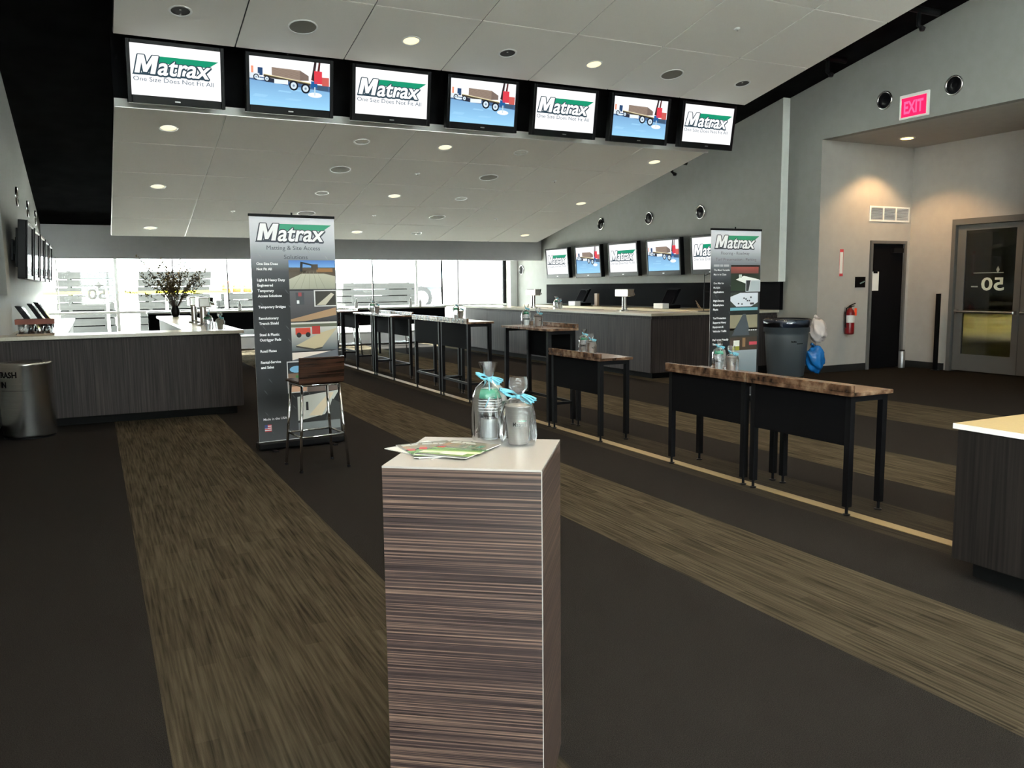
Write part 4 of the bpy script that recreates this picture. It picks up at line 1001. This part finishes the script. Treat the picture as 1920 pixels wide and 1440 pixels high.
def tall_bag(label, loc, rotz, group=None):
    t = thing('gift_bag', label, 'gift bag', loc, rotz, group)
    bm = bmesh.new(); capped(bm, [(.030, .003), (.031, .01), (.034, .10), (.040, .115), (.040, .142)], 28); b = obj('bottle', bm, 'clearplastic', t, True)
    bm = bmesh.new(); capped(bm, [(.026, .008), (.028, .07)], 20); obj('paper_insert', bm, 'white_edge', b)
    bm = bmesh.new(); capped(bm, [(.046, .142), (.048, .148), (.048, .158), (.040, .168), (.02, .172)], 28); obj('lid', bm, 'green', b, True)
    bm = bmesh.new()
    for k in range(5): lathe(bm, [(.0405, .098 + k * .009), (.0412, .099 + k * .009), (.0405, .100 + k * .009)], 28)
    obj('grip_rings', bm, 'white_edge', b)
    bend_text('Matrax', .0415, .076, .022, -.1, 'blackmatte', b, 'lettering', .055)
    bag_shell([(.058, .002), (.061, .03), (.060, .09), (.057, .14), (.046, .175), (.020, .196), (.011, .205), (.016, .216), (.026, .240), (.031, .258)], 2, t, .07)
    ribbon(t, .205, .35, .9); return t
def cup_bag(label, loc, rotz, group=None):
    t = thing('gift_bag', label, 'gift bag', loc, rotz, group)
    bm = bmesh.new(); capped(bm, [(.030, .003), (.031, .006), (.043, .124), (.045, .126), (.044, .128), (.040, .124)], 32); b = obj('steel_cup', bm, 'cupsteel', t, True)
    bend_text('Matrax', .0385, .063, .020, .15, 'blackmatte', b, 'lettering', .045)
    bm = bmesh.new(); me_ = [(.0388 * math.sin(a), -.0388 * math.cos(a)) for a in (.05, .3, .55, .8)]
    for (x0_, y0_), (x1_, y1_) in zip(me_, me_[1:]): bm.faces.new([bm.verts.new(q) for q in ((x0_, y0_, .079), (x1_, y1_, .079), (x1_, y1_, .084), (x0_, y0_, .084))])
    obj('green_stripe', bm, 'green', b)
    bag_shell([(.054, .002), (.058, .03), (.056, .10), (.047, .138), (.020, .150), (.013, .158), (.020, .168), (.030, .185), (.030, .205), (.026, .218)], 9, t, .09)
    ribbon(t, .157, .05, 1.1, False); return t
tb = tall_bag('cellophane gift bag with green-lidded clear bottle on the pedestal', (1.158, 2.478, 1.07), -.45)
cb = cup_bag('cellophane gift bag with blue bow and steel cup on the pedestal', (1.202, 2.352, 1.07), -.5)
tb['group'] = cb['group'] = 'cellophane gift bags'
spots = [(4.68, 5.43, .848, 4.70, 5.30, 'the low drink table pair'), (4.70, 7.62, .848, 4.68, 7.45, 'the single low drink table'), (4.62, 8.80, 1.098, 4.68, 8.62, 'the tall table whose ledge faces the long bar'),
         (4.70, 11.15, 1.098, 4.70, 10.98, 'the nearer tall drink table pair'), (4.62, 14.95, 1.098, 4.66, 14.78, 'the farther tall drink table pair'),
         (1.28, 11.08, 1.06, 1.42, 11.05, 'the left bar'), (8.52, 14.9, 1.095, 8.50, 14.72, 'the right bar')]
for i, (x, y, z, x2, y2, nm) in enumerate(spots):
    dup(tb, (x, y, z), -.4 + .3 * i, 'tall cellophane gift bag standing on ' + nm); dup(cb, (x2, y2, z), .2 * i, 'cellophane gift bag with steel cup on ' + nm)
# condiment pairs on the window rail
for i, x in enumerate((2.9, 5.55, 6.9, 7.15)):
    t = thing('soap_bottle', 'small pale pump bottle on the window rail, ' + ordn[i] + ' from the left bar', 'bottle', (x, 19.2, 1.10), 0, 'bottles on the window rail')
    bm = bmesh.new(); capped(bm, [(.035, 0), (.037, .01), (.037, .12), (.015, .15), (.014, .18)], 16); obj('bottle', bm, 'white_metal', t, True)
    bm = bmesh.new(); tube(bm, [(0, 0, .18), (0, 0, .21), (0, -.045, .21)], .008, 8); obj('pump', bm, 'white_metal', t)

# ------------------------------------------------------------------ brochures on the pedestal
def brochure(loc, rotz, kind, label, z):
    W_, H_ = .175, .235
    t = thing('brochure', label, 'brochure', (loc[0], loc[1], z), rotz, 'brochures on the pedestal')
    obj('pages', B(-W_ / 2, W_ / 2, -H_ / 2, H_ / 2, 0, .0018), 'paper', t)
    p = Print(.00012); r_ = random.Random(kind)
    base = [(88, 92, 84), (64, 68, 72), (52, 54, 58), (208, 208, 204)][kind]
    p.rect(-W_ / 2, W_ / 2, -H_ / 2, H_ / 2, base, 0)
    if kind < 3:
        p.rect(-W_ / 2, W_ / 2, .02, .11, (126, 118, 104), 1); p.rect(-W_ / 2, W_ / 2, -.10, .0, (110, 138, 74), 1); p.poly([(-.09, -.09), (.10, -.05), (.10, -.02), (-.09, -.06)], (196, 206, 170), 2)
        p.poly([(-.09, -.035), (.10, .0), (.10, .012), (-.09, -.02)], (70, 140, 60), 2); p.rect(-.02, .06, -.085, -.05, (214, 214, 200), 3); p.rect(-.08, -.055, .0, .03, (176, 40, 44), 2)
        [p.rect(-.075 + a, -.075 + b, .095 - c, .103 - c, (196, 196, 192), 3) for a, b, c in ((0, .03, 0), (.035, .08, 0), (0, .05, .014), (.055, .09, .014))]
        for k in range(5): p.rect(-.08 + .03 * k, -.06 + .03 * k, .03, .06 + .02 * r_.random(), (150 - 20 * k, 120, 96), 2)
    p.build('printed_cover', 'gloss_print', t, (0, 0, .0020), (-PI / 2, 0, 0))
brochure((.915, 2.405), math.radians(18), 3, 'white edged brochure at the bottom of the fanned pile', 1.0702)
brochure((.925, 2.395), math.radians(-2), 2, 'dark brochure in the middle of the fanned pile', 1.0724)
brochure((.95, 2.365), math.radians(-24), 1, 'grey brochure under the top of the fanned pile', 1.0746)
brochure((.985, 2.335), math.radians(-52), 0, 'green and grey brochure on top of the fanned pile', 1.0768)

# ------------------------------------------------------------------ outside the windows
struct('ground_outside', B(-120, 130, YF + .16, 160, -.2, -.06), 'concrete')
struct('ground_behind', B(-120, 130, -130, YB - .16, -.2, -.06), 'concrete')
struct('ground_side', B(-120, XL - .21, YB - .15, YF + .15, -.2, -.06), 'concrete')
struct('dock_slab', B(7.5, 26, 29, 44, -.06, .55), 'concrete')
def stack(x0, x1, y, z0, n, h, label):
    t = thing('mat_stack', label, 'stack', (0, 0, 0), 0, 'stacks of timber mats outside')
    for k in range(n):
        j = random.uniform(-.06, .06); obj('mat', B(x0 + j, x1 + j, y, y + 2.2, z0 + k * h, z0 + (k + 1) * h - .035), 'mat', t)
        for xx in (x0 + .3, x1 - .35): obj('spacer', B(xx, xx + .1, y - .002, y + 2.2, z0 + (k + 1) * h - .035, z0 + (k + 1) * h), 'mat', t)
stack(-1.0, .66, 30, -.06, 9, .25, 'tall stack of grey timber mats outside behind the reversed number decal')
stack(1.35, 3.6, 30, -.06, 9, .25, 'wide stack of grey timber mats outside behind the potted twigs')
stack(4.0, 5.6, 30.5, -.06, 6, .25, 'low stack of timber mats outside carrying orange barrels')
stack(8.2, 11.0, 30, .55, 5, .24, 'stack of timber mats on the dock outside beside the truck')
for i in range(4):
    t = thing('traffic_barrel', 'small orange and white barrel on the low mat stack outside', 'barrel', (4.25 + .36 * i, 31, 1.44), 0, 'barrels on the low mat stack')
    bm = bmesh.new(); capped(bm, [(.15, 0), (.13, .4)], 16); b = obj('drum', bm, 'barrel', t, True)
    for z in (.10, .25): bm = bmesh.new(); lathe(bm, [(.149 - .05 * z, z), (.147 - .05 * z, z + .07)], 16); obj('white_band', bm, 'white_metal', b)
t = thing('guard_rail', 'bright yellow guard rail outside the windows', 'rail', (0, 28.6, 0))
obj('rail', B(-1.4, 4.0, -.04, .04, 1.44, 1.53), 'yellow', t)
for x in (-1.3, .4, 2.1, 3.9): obj('post', B(x - .04, x + .04, .0, .08, -.06, 1.5), 'white_metal', t)
for x in (.80, 1.16): tag(obj('column', B(x, x + .14, 29.2, 29.34, -.06, 2.3), 'white_metal'), 'pale square column outside between the mat stacks', 'column', 'columns outside')
t = thing('flatbed_truck', 'white flatbed truck with crane parked on the dock outside', 'truck', (15.2, 36, .55))
obj('chassis', B(-4.2, 3.2, -.9, .9, .75, 1.0), 'trucksteel', t); obj('flat_deck', B(-4.3, .8, -1.2, 1.2, 1.0, 1.14), 'truckwhite', t)
cb_ = bmesh.new(); vs = [cb_.verts.new((x, y, z)) for y in (-1.15, 1.15) for x, z in ((1.6, .8), (3.9, .8), (3.9, 1.9), (3.4, 2.9), (1.6, 2.9))]
cb_.faces.new(vs[:5]); cb_.faces.new(vs[5:][::-1])
for i in range(5): cb_.faces.new((vs[i], vs[(i + 1) % 5], vs[5 + (i + 1) % 5], vs[5 + i]))
cab = obj('cab', cb_, 'truckwhite', t); obj('side_window', B(2.2, 3.3, -1.16, -1.14, 1.9, 2.6), 'screen_off', cab)
for x in (-3.4, -2.2, 2.9):
    bm = bmesh.new(); tube(bm, [(x, -1.25, .52), (x, -.85, .52)], .52, 24); wh = obj('wheel', bm, 'tyre', t)
    bm = bmesh.new(); tube(bm, [(x, -1.27, .52), (x, -1.24, .52)], .32, 20); obj('rim', bm, 'truckwhite', wh)
bm = bmesh.new(); box(bm, .9, 1.4, -.5, .5, 1.0, 2.6); tube(bm, [(1.15, 0, 2.6), (.2, 0, 4.4), (-2.6, 0, 4.9)], [.16, .14, .1], 8); obj('crane', bm, 'trucksteel', t)
# mirrored number on the window, read from outside
t = tag(bpy.data.objects.new('window_decal', None), 'white reversed number decal on the window behind the left bar', 'decal'); COL.objects.link(t); t.location = (.30, YF + .003, 1.36)
p = Print()
for (tx, xx, yy, sz, wd) in (('50', 0, 0, .34, .40),):
    vs, fs = text_mesh(tx, .02); xs = [q[0] for q in vs]; x0_, x1_ = min(xs), max(xs); n = len(p.v)
    p.v += [(-(xx + (q[0] - x0_) * wd / (x1_ - x0_)), 0, yy + q[1] * sz) for q in vs]
    for f in fs: p.f.append(tuple(i + n for i in f)); p.c.append([lin((235, 235, 235))] * len(f))
p.rect(-.60, .12, .315, .325, (235, 235, 235)); p.rect(-.60, -.45, .06, .09, (235, 235, 235)); p.poly([(-.25, .32), (-.2, .34), (-.15, .42), (-.1, .34), (-.05, .32), (-.1, .30), (-.15, .24), (-.2, .30)], (240, 240, 240))
p.build('lettering', 'print', t)
